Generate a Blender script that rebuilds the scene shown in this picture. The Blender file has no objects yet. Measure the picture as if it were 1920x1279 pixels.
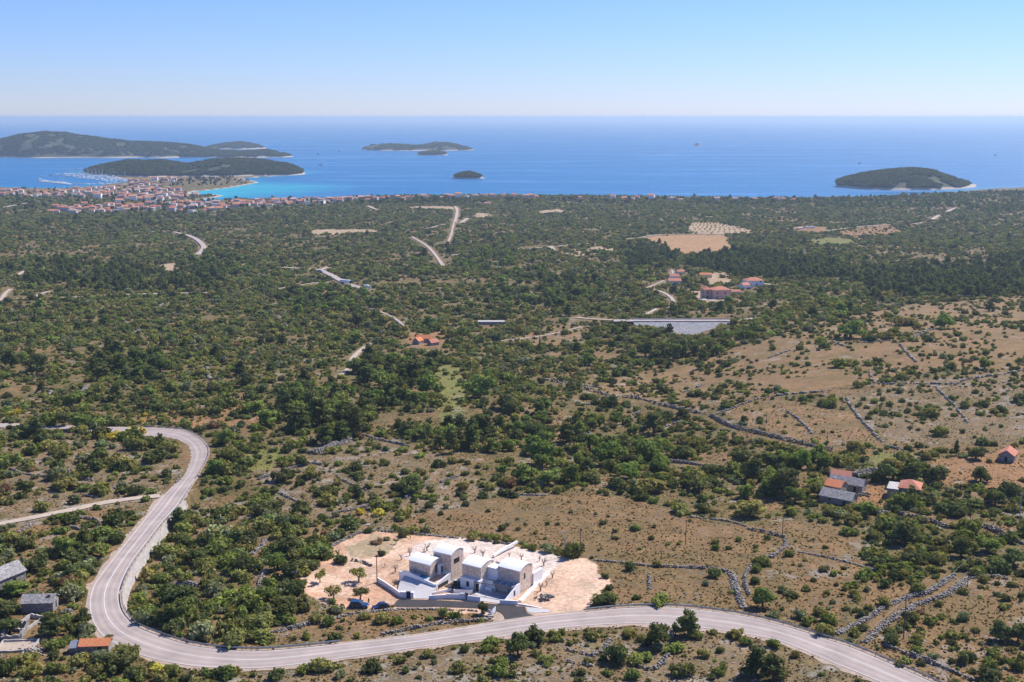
import bpy, bmesh, math, random
import numpy as np
from mathutils import Vector, Matrix

# ------------------------------------------------------------------ camera, sky, sun, exposure
S = bpy.context.scene
COL = S.collection
R = math.radians
F, CX, CY, HC = 2200.0, 960.0, 639.5, 190.0
PITCH = math.atan(420.0 / F)
cam = bpy.data.cameras.new("camera")
cam.sensor_width = 36.0
cam.lens = 36.0 * F / 1920.0
cam.clip_start = 1.0
cam.clip_end = 200000.0
camo = bpy.data.objects.new("camera", cam)
COL.objects.link(camo)
camo.location = (0, 0, HC)
camo.rotation_euler = (math.pi / 2 - PITCH, 0, 0)
S.camera = camo

SUN_AZ, SUN_EL = R(40), R(47)          # measured from the right-hand side (+X) towards the sea (+Y)
world = bpy.data.worlds.new("World")
S.world = world
world.use_nodes = True
wn = world.node_tree
bg = wn.nodes["Background"]
sky = wn.nodes.new("ShaderNodeTexSky")
sky.sky_type = 'NISHITA'
sky.sun_disc = False
sky.sun_elevation = SUN_EL
sky.sun_rotation = math.pi / 2 - SUN_AZ
sky.altitude = 190
sky.air_density = 1.08
sky.dust_density = 0.0
sky.ozone_density = 10.0
wb = wn.nodes.new("ShaderNodeMix"); wb.data_type = 'RGBA'; wb.blend_type = 'MULTIPLY'; wb.inputs[0].default_value = 1.0      # camera white balance
wb.inputs[7].default_value = (.94, .948, 1.28, 1)
wn.links.new(sky.outputs[0], wb.inputs[6]); wn.links.new(wb.outputs[2], bg.inputs[0])
bg.inputs[1].default_value = 0.064
sun = bpy.data.lights.new("sun", 'SUN')
sun.energy = 3.65
sun.angle = R(0.53)
sun.color = (1.0, 0.95, 0.88)
suno = bpy.data.objects.new("sun", sun)
COL.objects.link(suno)
sd = Vector((math.cos(SUN_AZ) * math.cos(SUN_EL), math.sin(SUN_AZ) * math.cos(SUN_EL), math.sin(SUN_EL)))
suno.rotation_euler = sd.to_track_quat('Z', 'Y').to_euler()
suno.location = (200, 400, 600)
S.view_settings.view_transform = 'Standard'
S.view_settings.look = 'None'
S.view_settings.gamma = 1.0
S.view_settings.use_curve_mapping = False
S.view_settings.exposure = 0.92
S.render.engine = 'CYCLES'
cy = S.cycles
cy.max_bounces = 5
cy.diffuse_bounces = 3
cy.glossy_bounces = 2
cy.transmission_bounces = 2
cy.transparent_max_bounces = 4
cy.volume_bounces = 0
cy.use_denoising = True
cy.use_adaptive_sampling = True
cy.adaptive_threshold = 0.02
cy.caustics_reflective = False
cy.caustics_refractive = False

# ------------------------------------------------------------------ small maths
rnd = random.Random(7)
rng = np.random.default_rng(11)

def ray(px, py):
    u = (np.asarray(px, float) - CX) / F
    v = (CY - np.asarray(py, float)) / F
    c, s = math.cos(PITCH), math.sin(PITCH)
    return np.stack([u, c + v * s, -s + v * c], -1)

def onz(px, py, z):
    r = ray(px, py)
    t = (np.asarray(z) - HC) / r[..., 2]
    return r * t[..., None] + np.array([0, 0, HC])

def proj(P):
    P = np.asarray(P, float) - np.array([0, 0, HC])
    c, s = math.cos(PITCH), math.sin(PITCH)
    d = np.maximum(P[..., 1] * c - P[..., 2] * s, 1e-3)
    v = P[..., 1] * s + P[..., 2] * c
    return np.stack([CX + F * P[..., 0] / d, CY - F * v / d, d], -1)

def sstep(a, b, x):
    t = np.clip((np.asarray(x, float) - a) / (b - a), 0, 1)
    return t * t * (3 - 2 * t)

def vnoise(x, y, sc, seed=0):
    x = np.asarray(x, float) / sc + seed * 17.37
    y = np.asarray(y, float) / sc + seed * 9.71
    xi = np.floor(x); yi = np.floor(y)
    fx = x - xi; fy = y - yi
    fx = fx * fx * (3 - 2 * fx); fy = fy * fy * (3 - 2 * fy)
    def h(a, b):
        s = np.sin(a * 127.1 + b * 311.7 + seed * 74.7) * 43758.5453
        return s - np.floor(s)
    return (h(xi, yi) * (1 - fx) + h(xi + 1, yi) * fx) * (1 - fy) + (h(xi, yi + 1) * (1 - fx) + h(xi + 1, yi + 1) * fx) * fy

def fbm(x, y, sc, seed=0):
    return .5 * vnoise(x, y, sc, seed) + .3 * vnoise(x, y, sc * .45, seed + 1) + .2 * vnoise(x, y, sc * .2, seed + 2)

def inpoly(x, y, poly):
    x = np.asarray(x); y = np.asarray(y)
    r = np.zeros(x.shape, bool)
    n = len(poly)
    for i in range(n):
        x0, y0 = poly[i][0], poly[i][1]
        x1, y1 = poly[(i + 1) % n][0], poly[(i + 1) % n][1]
        if y0 == y1:
            continue
        c = ((y0 > y) != (y1 > y)) & (x < (x1 - x0) * (y - y0) / (y1 - y0) + x0)
        r ^= c
    return r

def pdist(x, y, pl):
    """distance to a polyline"""
    x = np.asarray(x, float); y = np.asarray(y, float)
    best = np.full(x.shape, 1e9)
    for i in range(len(pl) - 1):
        ax, ay = pl[i][0], pl[i][1]
        dx, dy = pl[i + 1][0] - ax, pl[i + 1][1] - ay
        L = dx * dx + dy * dy + 1e-9
        t = np.clip(((x - ax) * dx + (y - ay) * dy) / L, 0, 1)
        best = np.minimum(best, np.hypot(x - ax - t * dx, y - ay - t * dy))
    return best

def catmull(P, n):
    P = np.asarray(P, float)
    P = np.vstack([2 * P[0] - P[1], P, 2 * P[-1] - P[-2]])
    out = []
    for i in range(1, len(P) - 2):
        p0, p1, p2, p3 = P[i - 1], P[i], P[i + 1], P[i + 2]
        for k in range(n):
            t = k / n
            out.append(.5 * ((2 * p1) + (-p0 + p2) * t + (2 * p0 - 5 * p1 + 4 * p2 - p3) * t * t + (-p0 + 3 * p1 - 3 * p2 + p3) * t ** 3))
    out.append(P[-2])
    return np.array(out)

# ------------------------------------------------------------------ the lie of the land
_d = np.array([0, 150, 250, 300, 400, 500, 650, 800, 1000, 1300, 1700, 2200, 2800, 3400, 9000])
_p = np.array([112, 116, 119, 121, 126, 131, 137, 144, 152, 164, 176, 184, 188, 188.5, 188.5])
_dg = np.arange(0, 9000, 10.0)
_pg = np.interp(_dg, _d, _p)
_k = np.hanning(15); _k /= _k.sum()
_pg2 = np.convolve(np.pad(_pg, 7, mode='edge'), _k, mode='valid')

def hb(x, y):
    x = np.asarray(x, float); y = np.asarray(y, float)
    z = HC - np.interp(y, _dg, _pg2)
    k = sstep(330, 600, y) * (1 - sstep(1900, 2300, y))
    z = z + k * 7 * (vnoise(x, y, 260, 3) - .5) + sstep(310, 420, y) * (1 - sstep(2000, 2400, y)) * 2.2 * (vnoise(x, y, 90, 5) - .5)
    # hill on the right, shallow valley through the middle
    z = z + 13 * np.exp(-((x - 260) / 150) ** 2 - ((y - 690) / 190) ** 2)
    z = z - 5 * np.exp(-((x - 40 - (y - 430) * .22) / 45) ** 2) * sstep(380, 450, y) * (1 - sstep(620, 760, y))
    z = z + 9 * np.exp(-((x - 1250) / 350) ** 2 - ((y - 2750) / 300) ** 2)
    return z

def unproject(px, py, hf):
    px = np.atleast_1d(np.asarray(px, float)); py = np.atleast_1d(np.asarray(py, float))
    r = ray(px, py)
    r = r / r[:, 1:2]
    ys = np.geomspace(120, 4200, 420)
    lo = np.full(len(px), 120.0); hi = np.full(len(px), 4200.0)
    done = np.zeros(len(px), bool); prev = np.full(len(px), 120.0)
    Y = np.repeat(ys[None, :], len(px), 0)
    Z = HC + r[:, 2:3] * Y - hf(r[:, 0:1] * Y, Y)
    neg = Z < 0
    first = np.where(neg.any(1), neg.argmax(1), len(ys) - 1)
    hi = ys[first]; lo = ys[np.maximum(first - 1, 0)]
    for _ in range(26):
        m = .5 * (lo + hi)
        z = HC + r[:, 2] * m - hf(r[:, 0] * m, m)
        lo = np.where(z > 0, m, lo); hi = np.where(z > 0, hi, m)
    m = .5 * (lo + hi)
    return np.stack([r[:, 0] * m, m, HC + r[:, 2] * m], -1)

def uz(pts, hf=None):
    a = np.asarray(pts, float)
    return unproject(a[:, 0], a[:, 1], hf or H)

# main road: right-hand and left-hand edge of the asphalt, travelling from the far left to the near right
ROAD_PX = [((-80,798),(-80,794)),((0,800),(0,794)),((73,802),(73,796)),((140,806),(140,799)),((203,811),(203,801)),((255,815),(255,802)),((300,820),(300,803)),
 ((328,828),(345,808)),((345,840),(372,820)),((350,853),(388,837)),((346,872),(390,852)),((337,894),(381,873)),((322,913),(365,898)),((304,932),(347,925)),
 ((284,957),(328,953)),((260,987),(301,983)),((235,1018),(277,1014)),((211,1048),(252,1047)),((190,1075),(236,1075)),((174,1100),(226,1100)),((167,1130),(223,1118)),
 ((172,1162),(228,1143)),((190,1190),(243,1163)),((222,1210),(262,1177)),((270,1230),(300,1192)),((330,1244),(345,1206)),((400,1252),(400,1216)),((480,1253),(480,1221)),
 ((574,1244),(574,1214)),((649,1233),(640,1207)),((720,1223),(712,1200)),((790,1213),(785,1191)),((868,1203),(860,1179)),((950,1192),(940,1166)),((1030,1180),(1017,1155)),
 ((1100,1173),(1090,1148)),((1185,1169),(1175,1140)),((1259,1172),(1259,1139)),((1330,1179),(1340,1147)),((1400,1189),(1410,1158)),((1460,1201),(1480,1176)),
 ((1512,1221),(1545,1197)),((1560,1242),(1600,1215)),((1610,1262),(1660,1240)),((1655,1281),(1720,1266)),((1730,1312),(1795,1300)),((1800,1350),(1870,1340))]
_ra = catmull([p[0] for p in ROAD_PX], 8)
_rb = catmull([p[1] for p in ROAD_PX], 8)
_rc = unproject((_ra[:, 0] + _rb[:, 0]) / 2, (_ra[:, 1] + _rb[:, 1]) / 2, hb)
_zz = np.convolve(np.pad(_rc[:, 2], 12, mode='edge'), np.ones(25) / 25, mode='valid') + 0.25
RA = onz(_ra[:, 0], _ra[:, 1], _zz)
RB = onz(_rb[:, 0], _rb[:, 1], _zz)
RC = (RA + RB) / 2
RW = np.hypot(*(RA - RB)[:, :2].T) / 2
_n = (RB - RA); _n[:, 2] = 0; RN = _n / np.linalg.norm(_n, axis=1)[:, None]      # points to the left-hand side

_t = np.gradient(RC[:, :2], axis=0); _t /= np.linalg.norm(_t, axis=1)[:, None]
RWP = np.abs(_t[:, 0] * (RB - RA)[:, 1] - _t[:, 1] * (RB - RA)[:, 0]) / 2      # half width square to the road

# villa frame
VZ = 69.0
VA = R(-33)
VO = onz(805.6, 1082.1, VZ + 2.2)[:2]
va = np.array([math.cos(VA), math.sin(VA)]); vb = np.array([-va[1], va[0]])
def vw(a, b):
    return VO + va * a + vb * b

DAM0 = None
def near_road(x, y):
    """distance to the road centre line, index, signed offset (+ = left-hand side)"""
    x = np.ravel(np.asarray(x, float)); y = np.ravel(np.asarray(y, float))
    D = np.full(len(x), 1e9); I = np.zeros(len(x), int)
    m = np.where((y < 560) & (y > 150))[0]
    for k in range(0, len(m), 20000):
        mm = m[k:k + 20000]
        d = (x[mm, None] - RC[None, :, 0]) ** 2 + (y[mm, None] - RC[None, :, 1]) ** 2
        i = d.argmin(1)
        I[mm] = i; D[mm] = np.sqrt(d[np.arange(len(mm)), i])
    s = (x - RC[I, 0]) * RN[I, 0] + (y - RC[I, 1]) * RN[I, 1]
    return D, I, s

_rs = np.arange(len(RC)) / 8.0
WALLK = sstep(11.5, 13, _rs) * (1 - sstep(20.5, 22.5, _rs))      # stretch held up by the rock retaining wall

def H(x, y):
    x = np.asarray(x, float); y = np.asarray(y, float)
    shp = np.broadcast(x, y).shape
    x = np.broadcast_to(x, shp).ravel(); y = np.broadcast_to(y, shp).ravel()
    z = hb(x, y)
    # villa plot is levelled
    la = (x - VO[0]) * va[0] + (y - VO[1]) * va[1]; lb = (x - VO[0]) * vb[0] + (y - VO[1]) * vb[1]
    q = np.maximum(np.maximum(-14 - la, la - 27), np.maximum(-11 - lb, lb - 18))
    w = 1 - sstep(0, 14, q)
    z = z * (1 - w) + (VZ - .06) * w
    D, I, s = near_road(x, y)
    w = 1 - sstep(RWP[I] + .8, RWP[I] + 6, D)
    z = z * (1 - w) + (RC[I, 2] - .14) * w
    e = s - RW[I]
    z = z - WALLK[I] * 3.2 * (D < 60) * sstep(.35, 1.1, e) * (1 - sstep(10, 45, e))
    if DAM0 is not None:
        cx, cyy = DAM0
        e = cyy - y
        w = (1 - sstep(6, 16, np.abs(e))) * (1 - sstep(36, 50, np.abs(x - cx)))
        z = z * (1 - w) + np.minimum(z, DAMZ - .35) * w
        z = z - 8.5 * np.clip(1 - np.abs(x - cx) / 31, 0, 1) ** .8 * sstep(-.5, 3, e) * (1 - sstep(30, 120, e))
    return z.reshape(shp)

_dm = unproject([1290], [602], H)[0]
DAM0, DAMZ = (_dm[0], _dm[1]), _dm[2] + .2

def G(px, py):
    return unproject([px], [py], H)[0]

def scale_at(P):
    return F / proj(P)[2]          # photo pixels per metre there

# ------------------------------------------------------------------ object helpers
def mesh_np(name, V, Fq, mats, parent=None, midx=None, smooth=False, kind=None):
    me = bpy.data.meshes.new(name)
    V = np.asarray(V, float).reshape(-1, 3)
    if isinstance(Fq, np.ndarray):
        n, k = Fq.shape
        me.vertices.add(len(V)); me.vertices.foreach_set('co', V.astype(np.float32).ravel())
        me.loops.add(n * k); me.loops.foreach_set('vertex_index', Fq.astype(np.int32).ravel())
        me.polygons.add(n); me.polygons.foreach_set('loop_start', np.arange(0, n * k, k, dtype=np.int32))
        me.update(calc_edges=True)
    else:
        me.from_pydata([tuple(v) for v in V], [], [tuple(f) for f in Fq])
    for m in (mats if isinstance(mats, (list, tuple)) else [mats]):
        me.materials.append(m)
    if midx is not None:
        me.polygons.foreach_set('material_index', np.asarray(midx, dtype=np.int32))
    if smooth:
        me.polygons.foreach_set('use_smooth', np.ones(len(me.polygons), bool))
    me.update()
    return link(name, me, parent, kind)

def link(name, me, parent=None, kind=None):
    o = bpy.data.objects.new(name, me)
    COL.objects.link(o)
    if parent is not None:
        o.parent = parent
    if kind:
        o['kind'] = kind
    return o

def tag(o, label, cat, group=None):
    o['label'] = label; o['category'] = cat
    if group:
        o['group'] = group
    return o

def empty(name, loc, rz=0.0, label=None, cat=None, group=None):
    o = bpy.data.objects.new(name, None)
    o.empty_display_size = .5
    COL.objects.link(o)
    o.location = tuple(loc); o.rotation_euler = (0, 0, rz)
    if label:
        tag(o, label, cat, group)
    return o

class MB:
    """collects boxes, prisms and tubes; build() links them as one mesh object"""
    def __init__(s):
        s.v = []; s.f = []
    def add(s, V, Fs):
        n = len(s.v)
        s.v += [tuple(float(c) for c in p) for p in V]
        s.f += [tuple(n + i for i in f) for f in Fs]
        return s
    def box(s, x0, x1, y0, y1, z0, z1):
        return s.add([(x0,y0,z0),(x1,y0,z0),(x1,y1,z0),(x0,y1,z0),(x0,y0,z1),(x1,y0,z1),(x1,y1,z1),(x0,y1,z1)],
                     [(0,3,2,1),(4,5,6,7),(0,1,5,4),(1,2,6,5),(2,3,7,6),(3,0,4,7)])
    def bar(s, p, q, w, h):
        """box along p->q, w wide, h tall, standing on the line"""
        p = np.array(p, float); q = np.array(q, float)
        d = (q - p)[:2]; d = d / (np.linalg.norm(d) + 1e-9); n = np.array([-d[1], d[0], 0]) * w / 2
        u = np.array([0, 0, h])
        return s.add([p-n, q-n, q+n, p+n, p-n+u, q-n+u, q+n+u, p+n+u],
                     [(0,3,2,1),(4,5,6,7),(0,1,5,4),(1,2,6,5),(2,3,7,6),(3,0,4,7)])
    def tube(s, pts, rad, k=6, cap=True):
        pts = [Vector(p) for p in pts]
        if not hasattr(rad, '__len__'):
            rad = [rad] * len(pts)
        V = []
        for i, p in enumerate(pts):
            t = (pts[min(i+1, len(pts)-1)] - pts[max(i-1, 0)]).normalized()
            a = t.orthogonal().normalized(); b = t.cross(a)
            for j in range(k):
                an = 2 * math.pi * j / k
                V.append(p + (a * math.cos(an) + b * math.sin(an)) * rad[i])
        Fs = []
        for i in range(len(pts) - 1):
            for j in range(k):
                Fs.append((i*k+j, i*k+(j+1)%k, (i+1)*k+(j+1)%k, (i+1)*k+j))
        if cap:
            Fs.append(tuple(range(k))[::-1]); Fs.append(tuple((len(pts)-1)*k+j for j in range(k)))
        return s.add(V, Fs)
    def prism(s, poly, z0, z1):
        n = len(poly)
        V = [(p[0], p[1], z0) for p in poly] + [(p[0], p[1], z1) for p in poly]
        Fs = [tuple(range(n))[::-1], tuple(range(n, 2*n))] + [(i, (i+1)%n, n+(i+1)%n, n+i) for i in range(n)]
        return s.add(V, Fs)
    def mesh(s, name, mat):
        me = bpy.data.meshes.new(name)
        me.from_pydata(s.v, [], s.f)
        for m in (mat if isinstance(mat, (list, tuple)) else [mat]):
            me.materials.append(m)
        me.update()
        return me
    def build(s, name, mat, parent=None, kind=None):
        return link(name, s.mesh(name, mat), parent, kind)

ORD1 = ['zeroth','first','second','third','fourth','fifth','sixth','seventh','eighth','ninth','tenth','eleventh','twelfth','thirteenth','fourteenth','fifteenth','sixteenth','seventeenth','eighteenth','nineteenth']
TENS = {2:('twenty','twentieth'),3:('thirty','thirtieth'),4:('forty','fortieth'),5:('fifty','fiftieth'),6:('sixty','sixtieth'),7:('seventy','seventieth'),8:('eighty','eightieth'),9:('ninety','ninetieth')}
def ordinal(n):
    if n < 20:
        return ORD1[n]
    t, u = divmod(n, 10)
    return TENS[t][1] if u == 0 else TENS[t][0] + ' ' + ORD1[u]

# ------------------------------------------------------------------ materials
def new_mat(name):
    m = bpy.data.materials.new(name)
    m.use_nodes = True
    nt = m.node_tree
    return m, nt, nt.nodes['Principled BSDF'], nt.nodes['Material Output']

def N(nt, t, **kw):
    n = nt.nodes.new(t)
    for k, v in kw.items():
        if k in n.bl_rna.properties:
            setattr(n, k, v)
        else:
            n.inputs[k].default_value = v
    return n

def mixc(nt, fac, a, b, mode='MIX'):
    n = nt.nodes.new('ShaderNodeMix'); n.data_type = 'RGBA'; n.blend_type = mode
    for sock, v in ((n.inputs[0], fac), (n.inputs[6], a), (n.inputs[7], b)):
        if hasattr(v, 'links'):
            nt.links.new(v, sock)
        elif isinstance(v, (tuple, list)):
            sock.default_value = tuple(v) + ((1,) if len(v) == 3 else ())
        else:
            sock.default_value = v
    return n.outputs[2]

def rampf(nt, src, lo, hi, a=0.0, b=1.0):
    n = N(nt, 'ShaderNodeMapRange')
    n.inputs[1].default_value = lo; n.inputs[2].default_value = hi
    n.inputs[3].default_value = a; n.inputs[4].default_value = b
    nt.links.new(src, n.inputs[0])
    return n.outputs[0]

def mat(name, col, rough=.85, var=.18, scale=1.5, bump=0.0, spec=.3, metal=0.0, fine=None):
    """plain surface with uneven, weathered colour"""
    m, nt, bs, out = new_mat(name)
    geo = N(nt, 'ShaderNodeNewGeometry')
    no = N(nt, 'ShaderNodeTexNoise', Scale=scale, Detail=5.0, Roughness=.6)
    nt.links.new(geo.outputs['Position'], no.inputs['Vector'])
    f = rampf(nt, no.outputs['Fac'], .3, .7)
    c0 = tuple(c * (1 - var) for c in col); c1 = tuple(min(c * (1 + var), 1) for c in col)
    nt.links.new(mixc(nt, f, c0, c1), bs.inputs['Base Color'])
    bs.inputs['Roughness'].default_value = rough
    bs.inputs['Specular IOR Level'].default_value = spec
    bs.inputs['Metallic'].default_value = metal
    if bump:
        n2 = N(nt, 'ShaderNodeTexNoise', Scale=fine or scale * 6, Detail=4.0)
        nt.links.new(geo.outputs['Position'], n2.inputs['Vector'])
        b = N(nt, 'ShaderNodeBump', Strength=.6, Distance=bump)
        nt.links.new(n2.outputs['Fac'], b.inputs['Height']); nt.links.new(b.outputs[0], bs.inputs['Normal'])
    return m

def masonry(name, cols, cell=.35, joint=(.3, .27, .24), bump=.05, sq=1.0):
    """irregular stonework: one tone per stone, recessed joints"""
    m, nt, bs, out = new_mat(name)
    tc = N(nt, 'ShaderNodeTexCoord')
    mp = N(nt, 'ShaderNodeMapping'); mp.inputs['Scale'].default_value = (1 / cell, 1 / cell, sq / cell * 1.5)
    nt.links.new(tc.outputs['Object'], mp.inputs[0])
    v = N(nt, 'ShaderNodeTexVoronoi'); v.inputs['Scale'].default_value = 1.0
    e = N(nt, 'ShaderNodeTexVoronoi', feature='DISTANCE_TO_EDGE'); e.inputs['Scale'].default_value = 1.0
    nt.links.new(mp.outputs[0], v.inputs['Vector']); nt.links.new(mp.outputs[0], e.inputs['Vector'])
    sep = N(nt, 'ShaderNodeSeparateColor'); nt.links.new(v.outputs['Color'], sep.inputs[0])
    cr = N(nt, 'ShaderNodeValToRGB'); cr.color_ramp.interpolation = 'CONSTANT'
    el = cr.color_ramp.elements
    el[0].color = tuple(cols[0]) + (1,); el[1].position = 1 / len(cols); el[1].color = tuple(cols[1]) + (1,)
    for i, c in enumerate(cols[2:]):
        q = el.new((i + 2) / len(cols)); q.color = tuple(c) + (1,)
    nt.links.new(sep.outputs[0], cr.inputs[0])
    f = rampf(nt, e.outputs['Distance'], .02, .09)
    nt.links.new(mixc(nt, f, joint, cr.outputs[0]), bs.inputs['Base Color'])
    bs.inputs['Roughness'].default_value = .9; bs.inputs['Specular IOR Level'].default_value = .2
    b = N(nt, 'ShaderNodeBump', Strength=.8, Distance=bump)
    nt.links.new(f, b.inputs['Height']); nt.links.new(b.outputs[0], bs.inputs['Normal'])
    return m

def tiles(name, c0, c1, axis=0, pitch=.28):
    """clay tiles: rounded rows running down the slope"""
    m, nt, bs, out = new_mat(name)
    tc = N(nt, 'ShaderNodeTexCoord')
    w = N(nt, 'ShaderNodeTexWave', wave_type='BANDS', bands_direction='XYZ'[axis])
    w.inputs['Scale'].default_value = .314 / pitch; w.inputs['Distortion'].default_value = .3
    nt.links.new(tc.outputs['Object'], w.inputs['Vector'])
    no = N(nt, 'ShaderNodeTexNoise', Scale=2.2, Detail=6.0, Roughness=.7)
    nt.links.new(tc.outputs['Object'], no.inputs['Vector'])
    f = rampf(nt, no.outputs['Fac'], .3, .72)
    nt.links.new(mixc(nt, f, c0, c1), bs.inputs['Base Color'])
    bs.inputs['Roughness'].default_value = .85; bs.inputs['Specular IOR Level'].default_value = .2
    b = N(nt, 'ShaderNodeBump', Strength=.8, Distance=.06)
    nt.links.new(w.outputs['Fac'], b.inputs['Height']); nt.links.new(b.outputs[0], bs.inputs['Normal'])
    return m

def leafmat(name, inst):
    """foliage: tone per plant (object colour, or the tone carried by each scattered plant)"""
    m, nt, bs, out = new_mat(name)
    nt.nodes.remove(bs)
    if inst:
        at = N(nt, 'ShaderNodeAttribute', attribute_type='INSTANCER', attribute_name='tint')
        col = at.outputs['Color']
    else:
        col = N(nt, 'ShaderNodeObjectInfo').outputs['Color']
    geo = N(nt, 'ShaderNodeNewGeometry')
    c2 = mixc(nt, geo.outputs['Random Per Island'], (.72, .72, .72), (1.3, 1.28, 1.2))
    col = mixc(nt, 1.0, col, c2, 'MULTIPLY')
    d = N(nt, 'ShaderNodeBsdfDiffuse'); t = N(nt, 'ShaderNodeBsdfTranslucent')
    nt.links.new(col, d.inputs[0])
    nt.links.new(mixc(nt, 1.0, col, (1.25, 1.2, .6), 'MULTIPLY'), t.inputs[0])
    mx = N(nt, 'ShaderNodeMixShader'); mx.inputs[0].default_value = .3
    nt.links.new(d.outputs[0], mx.inputs[1]); nt.links.new(t.outputs[0], mx.inputs[2])
    nt.links.new(mx.outputs[0], out.inputs[0])
    return m

M = {}
M['leaf'] = leafmat('foliage', False)
M['leaf_s'] = leafmat('foliage_scattered', True)
M['bark'] = mat('bark', (.11, .085, .065), .95, .3, 6)
M['greybark'] = mat('pale_bark', (.24, .2, .17), .95, .25, 6)
M['asphalt'] = mat('pale_worn_asphalt', (.37, .305, .272), .9, .15, .16, .01, .2, 0, 40)
M['newasphalt'] = mat('fresh_dark_asphalt', (.046, .040, .041), .85, .22, .5, .01, .3, 0, 30)
def wear_road(m):
    # wheel paths darkened by traffic: two per lane
    nt = m.node_tree; bs = nt.nodes['Principled BSDF']
    at = N(nt, 'ShaderNodeAttribute', attribute_name='across')
    src = at.outputs['Fac']
    for op, v in (('ABSOLUTE', 0), ('SUBTRACT', .5), ('ABSOLUTE', 0), ('SUBTRACT', .21), ('ABSOLUTE', 0)):
        q = N(nt, 'ShaderNodeMath', operation=op); q.inputs[1].default_value = v
        nt.links.new(src, q.inputs[0]); src = q.outputs[0]
    old = bs.inputs['Base Color'].links[0].from_socket
    geo = N(nt, 'ShaderNodeNewGeometry'); no = N(nt, 'ShaderNodeTexNoise', Scale=.07, Detail=6.0, Roughness=.7); nt.links.new(geo.outputs['Position'], no.inputs['Vector'])
    f = N(nt, 'ShaderNodeMath', operation='MULTIPLY'); nt.links.new(rampf(nt, src, .03, .15, .8, 0), f.inputs[0]); nt.links.new(rampf(nt, no.outputs['Fac'], .3, .6, .3, 1), f.inputs[1])
    nt.links.new(mixc(nt, f.outputs[0], old, mixc(nt, 1.0, old, (.80, .80, .82), 'MULTIPLY')), bs.inputs['Base Color'])
wear_road(M['asphalt'])
M['rut'] = mat('packed_earth', (.52, .365, .27), .95, .15, .5)
M['paint'] = mat('white_road_paint', (.66, .65, .63), .7, .12, 3)
M['verge'] = mat('pale_gravel_verge', (.36, .275, .215), .95, .22, .6, .03)
M['track'] = mat('limestone_track', (.41, .33, .26), .95, .18, .25, .03)
M['pave'] = mat('pale_paving', (.46, .44, .44), .85, .06, 1.2, .004)
M['white'] = mat('white_render', (.84, .82, .80), .85, .05, .8)
M['roofwhite'] = mat('white_roof_membrane', (.87, .865, .855), .75, .03, .6)
M['peach'] = mat('peach_terrace', (.62, .40, .27), .9, .1, 1.2)
M['clad'] = masonry('cream_stone_cladding', [(.74,.57,.45),(.82,.67,.55),(.68,.50,.38),(.84,.73,.63),(.60,.43,.32),(.78,.61,.48)], .42, (.60,.48,.39), .04)
M['fieldstone'] = masonry('grey_fieldstone', [(.33,.30,.28),(.40,.37,.34),(.28,.255,.235),(.43,.40,.37),(.36,.315,.275)], .38, (.12,.11,.10), .06)
M['slate'] = masonry('stone_slab_roof', [(.34,.32,.31),(.42,.40,.385),(.28,.27,.265),(.46,.43,.41),(.38,.34,.31)], .45, (.14,.13,.13), .06)
M['tile_o'] = tiles('orange_clay_tiles', (.52,.16,.06), (.72,.30,.14))
M['tile_r'] = tiles('red_clay_tiles', (.42,.15,.09), (.60,.27,.18))
M['tile_oy'] = tiles('orange_clay_tiles_cross', (.50,.16,.07), (.70,.28,.14), 1)
M['concrete'] = mat('weathered_concrete', (.42, .39, .36), .9, .18, 1.0, .01)
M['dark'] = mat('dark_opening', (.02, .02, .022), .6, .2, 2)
M['glass'] = mat('window_glass', (.03, .045, .06), .12, .1, .5, 0, .6)
M['darkmetal'] = mat('dark_steel', (.045, .047, .052), .5, .15, 2, 0, .5)
M['galv'] = mat('galvanised_steel', (.33, .35, .37), .5, .12, 1.5, 0, .5, .4)
M['wood'] = mat('weathered_wood', (.12, .095, .075), .9, .25, 3)
M['pinkwall'] = mat('pink_render', (.62, .40, .32), .9, .06, .5)
M['cream'] = mat('cream_render', (.66, .58, .47), .9, .06, .5)
M['greywall'] = mat('grey_render', (.45, .43, .42), .9, .08, .5)
M['pool'] = mat('pool_water', (.02, .23, .30), .08, .1, .6, 0, .5)
M['stone'] = mat('limestone_rubble', (.255, .228, .20), .95, .28, .9, .02)
M['rockwall'] = mat('broken_limestone', (.38, .345, .315), .95, .25, .8, .12)
M['tyre'] = mat('tyre_rubber', (.02, .02, .02), .8)
M['rim'] = mat('alloy', (.5, .5, .52), .35, .05, 2, 0, .5, .8)
M['lamp'] = mat('lamp_glass', (.7, .7, .7), .15, .03, 2, 0, .6)
M['redlamp'] = mat('red_lamp_glass', (.4, .02, .02), .2, .05, 2, 0, .6)
M['signblue'] = mat('sign_white', (.75, .78, .83), .5, .04, 2)
M['signframe'] = mat('sign_post', (.30, .27, .24), .7, .1, 2)
M['skin'] = mat('skin', (.5, .3, .22), .6, .05, 5)
M['cloth'] = mat('dark_clothes', (.025, .025, .032), .9, .2, 6)
M['hair'] = mat('dark_hair', (.02, .015, .012), .6)
M['hull'] = mat('white_hull', (.78, .78, .78), .35, .03, 1, 0, .5)
M['sail'] = mat('mast_alloy', (.6, .6, .6), .4, .05, 1, 0, .5)

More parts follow.
